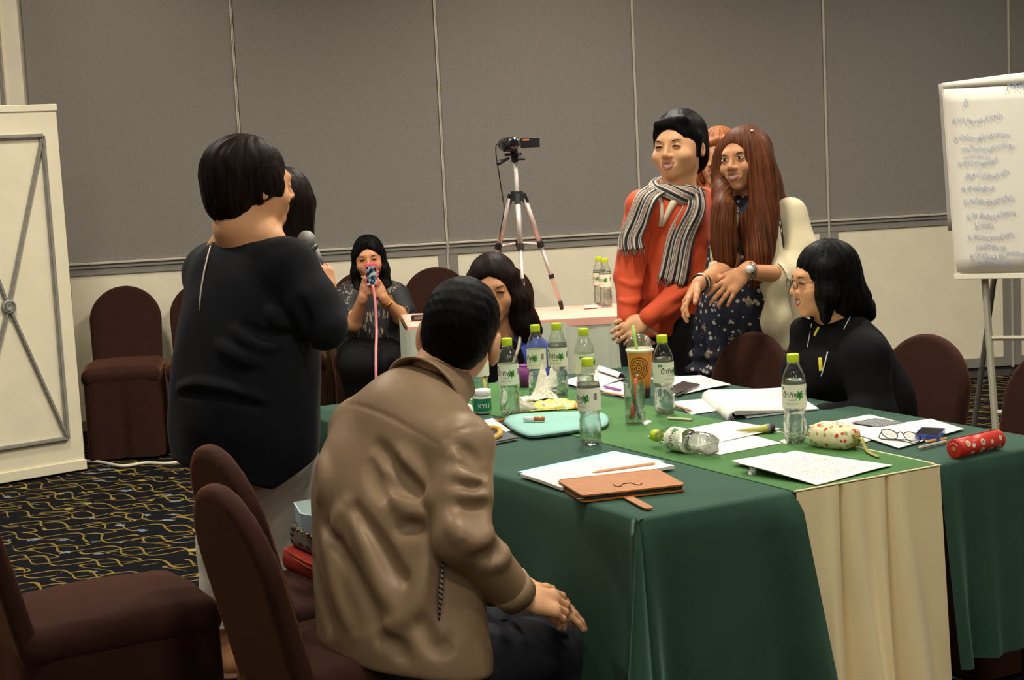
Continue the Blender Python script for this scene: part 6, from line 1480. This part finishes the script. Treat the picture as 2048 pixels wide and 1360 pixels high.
W3P = person(V(nk[0], nk[1], .48), S, SK2, 'woman by the wall filming with a pink phone', .0045); H.face(W3P, False, 'squint')
hs = SDF().add(H.ell((0, -.014, .044), (.084, .100, .092)))
hs.add(H.ell((0, -.05, -.07), (.085, .05, .12)), .05); hs.sub(H.ell((0, .12, -.030), (.064, .080, .108)), .012)
for q in (-1, 1): hs.chain([H.p(q*.070, .01, .03), H.p(q*.076, .015, -.06), H.p(q*.080, .03, -.16), H.p(q*.075, .045, -.27)], [.020, .024, .028, .016], .03); hs.add(H.cone((.005, .066, .098), (.062, .056, .035), .010, .006), .015)
hs.disp = strands(H, .0024, 46); add_hair(hs, .005, 'straight_black_hair', BLK, H, W3P, 4)
B3 = SDF(); B3.add(p_cone(at(700, 592, Y3), nk+V(0, .02, -.05), .07, .06)).add(p_cone(at(790, 592, Y3), nk+V(0, .02, -.05), .07, .06), .05)
B3.chain([at(744, 620, Y3+.02), at(744, 670, Y3+.02)], [.165, .16], .05, V(0, 1, 0), .65); B3.chain([at(744, 670, Y3+.02), at(744, 715, Y3)], [.165, .175], .05, V(0, 1, 0), .75)
B3.chain([at(695, 600, Y3-.02), at(697, 632, Y3-.10)], [.068, .06], .03); B3.chain([at(797, 600, Y3-.02), at(808, 622, Y3-.08)], [.068, .06], .03); B3.disp = wrinkle(.002, 40, 71)
nb = NB('feather_print', .7); o = nb.tc.outputs['Object']; x, y, z = nb.sep(o)
st_ = nb.math('LESS_THAN', nb.noise(nb.comb(nb.math('MULTIPLY', x, 90), nb.math('MULTIPLY', y, 90), nb.math('MULTIPLY', z, 9)), 1.2, 2), .42)
ar = nb.math('GREATER_THAN', nb.noise(o, 9, 1), .46)
FEA = nb.done(nb.mix(nb.math('MULTIPLY', nb.math('MULTIPLY', st_, ar), .8), (19, 18, 19), (150, 136, 118)))
add('feather_print_top', B3.mesh(.007), FEA, W3P, True)
K3 = SDF(); K3.add(p_cone(at(720, 715, Y3-.02), at(715, 735, Y3-.38), .11, .085)).add(p_cone(at(768, 715, Y3-.02), at(772, 735, Y3-.38), .11, .085), .04)
K3.chain([at(715, 735, Y3-.38), V(at(715, 735, Y3-.38)[0], Y3-.36, .06)], [.085, .05], .04); K3.chain([at(772, 735, Y3-.38), V(at(772, 735, Y3-.38)[0], Y3-.36, .06)], [.085, .05], .04); K3.add(p_cone(at(744, 690, Y3), at(744, 720, Y3), .15, .16, V(0, 1, 0), .7), .05)
add('black_trousers', K3.mesh(.009), BJ, W3P, True)
for px in (715, 772): p = at(px, 735, Y3-.38); add('shoe', SDF().add(p_ell(V(p[0], p[1]-.06, .04), (.045, .11, .04))).keep(p_plane(V(0, 0, .002), V(0, 0, -1))).mesh(.01), mat('black_shoe', (24, 22, 22), .4), W3P, True)
add('bracelet', tube(ring(wB*.8+eB*.2, wB-eB, .033), .004, 6, False), mat('gold_bracelet', (206, 150, 70), .3, metal=.7), W3P, True)
pc_ = at(743, 549, Y3-.30); ph = empty('camera_phone', tuple(pc_), label='pink edged phone held up by the woman near the wall', cat='phone')
PKM = mat('pink_phone_case', (226, 84, 120), .35); pm = box(pc_+V(-.030, -.006, -.055), pc_+V(.030, .006, .055), .004)
add('case', pm, PKM, ph)
nb = NB('phone_back_print', .3); o = nb.tc.outputs['Object']; PB = nb.done(nb.mix(nb.ramp(nb.noise(o, 60, 2), .45, .55), (30, 34, 44), nb.mix(nb.ramp(nb.noise(o, 90, 1), .5, .6), (130, 180, 190), (206, 200, 206))))
add('printed_back', box(pc_+V(-.025, -.0075, -.05), pc_+V(.025, -.006, .042)), PB, ph)
add('camera_lens', tube([pc_+V(-.018, -.007, .034), pc_+V(-.018, -.009, .034)], .005, 12), IRIS, ph)
sp_ = spline([pc_+V(.004, -.02, -.05), at(750, 600, Y3-.33), at(753, 660, Y3-.36), at(752, 700, Y3-.46), at(752, 745, Y3-.53), at(753, 790, Y3-.52)], 30)
add('phone_strap', tube(sp_, .007, 8), mat('pink_strap', (226, 140, 146), .5), None, True, 'long pink strap hanging from the pink phone', 'strap')
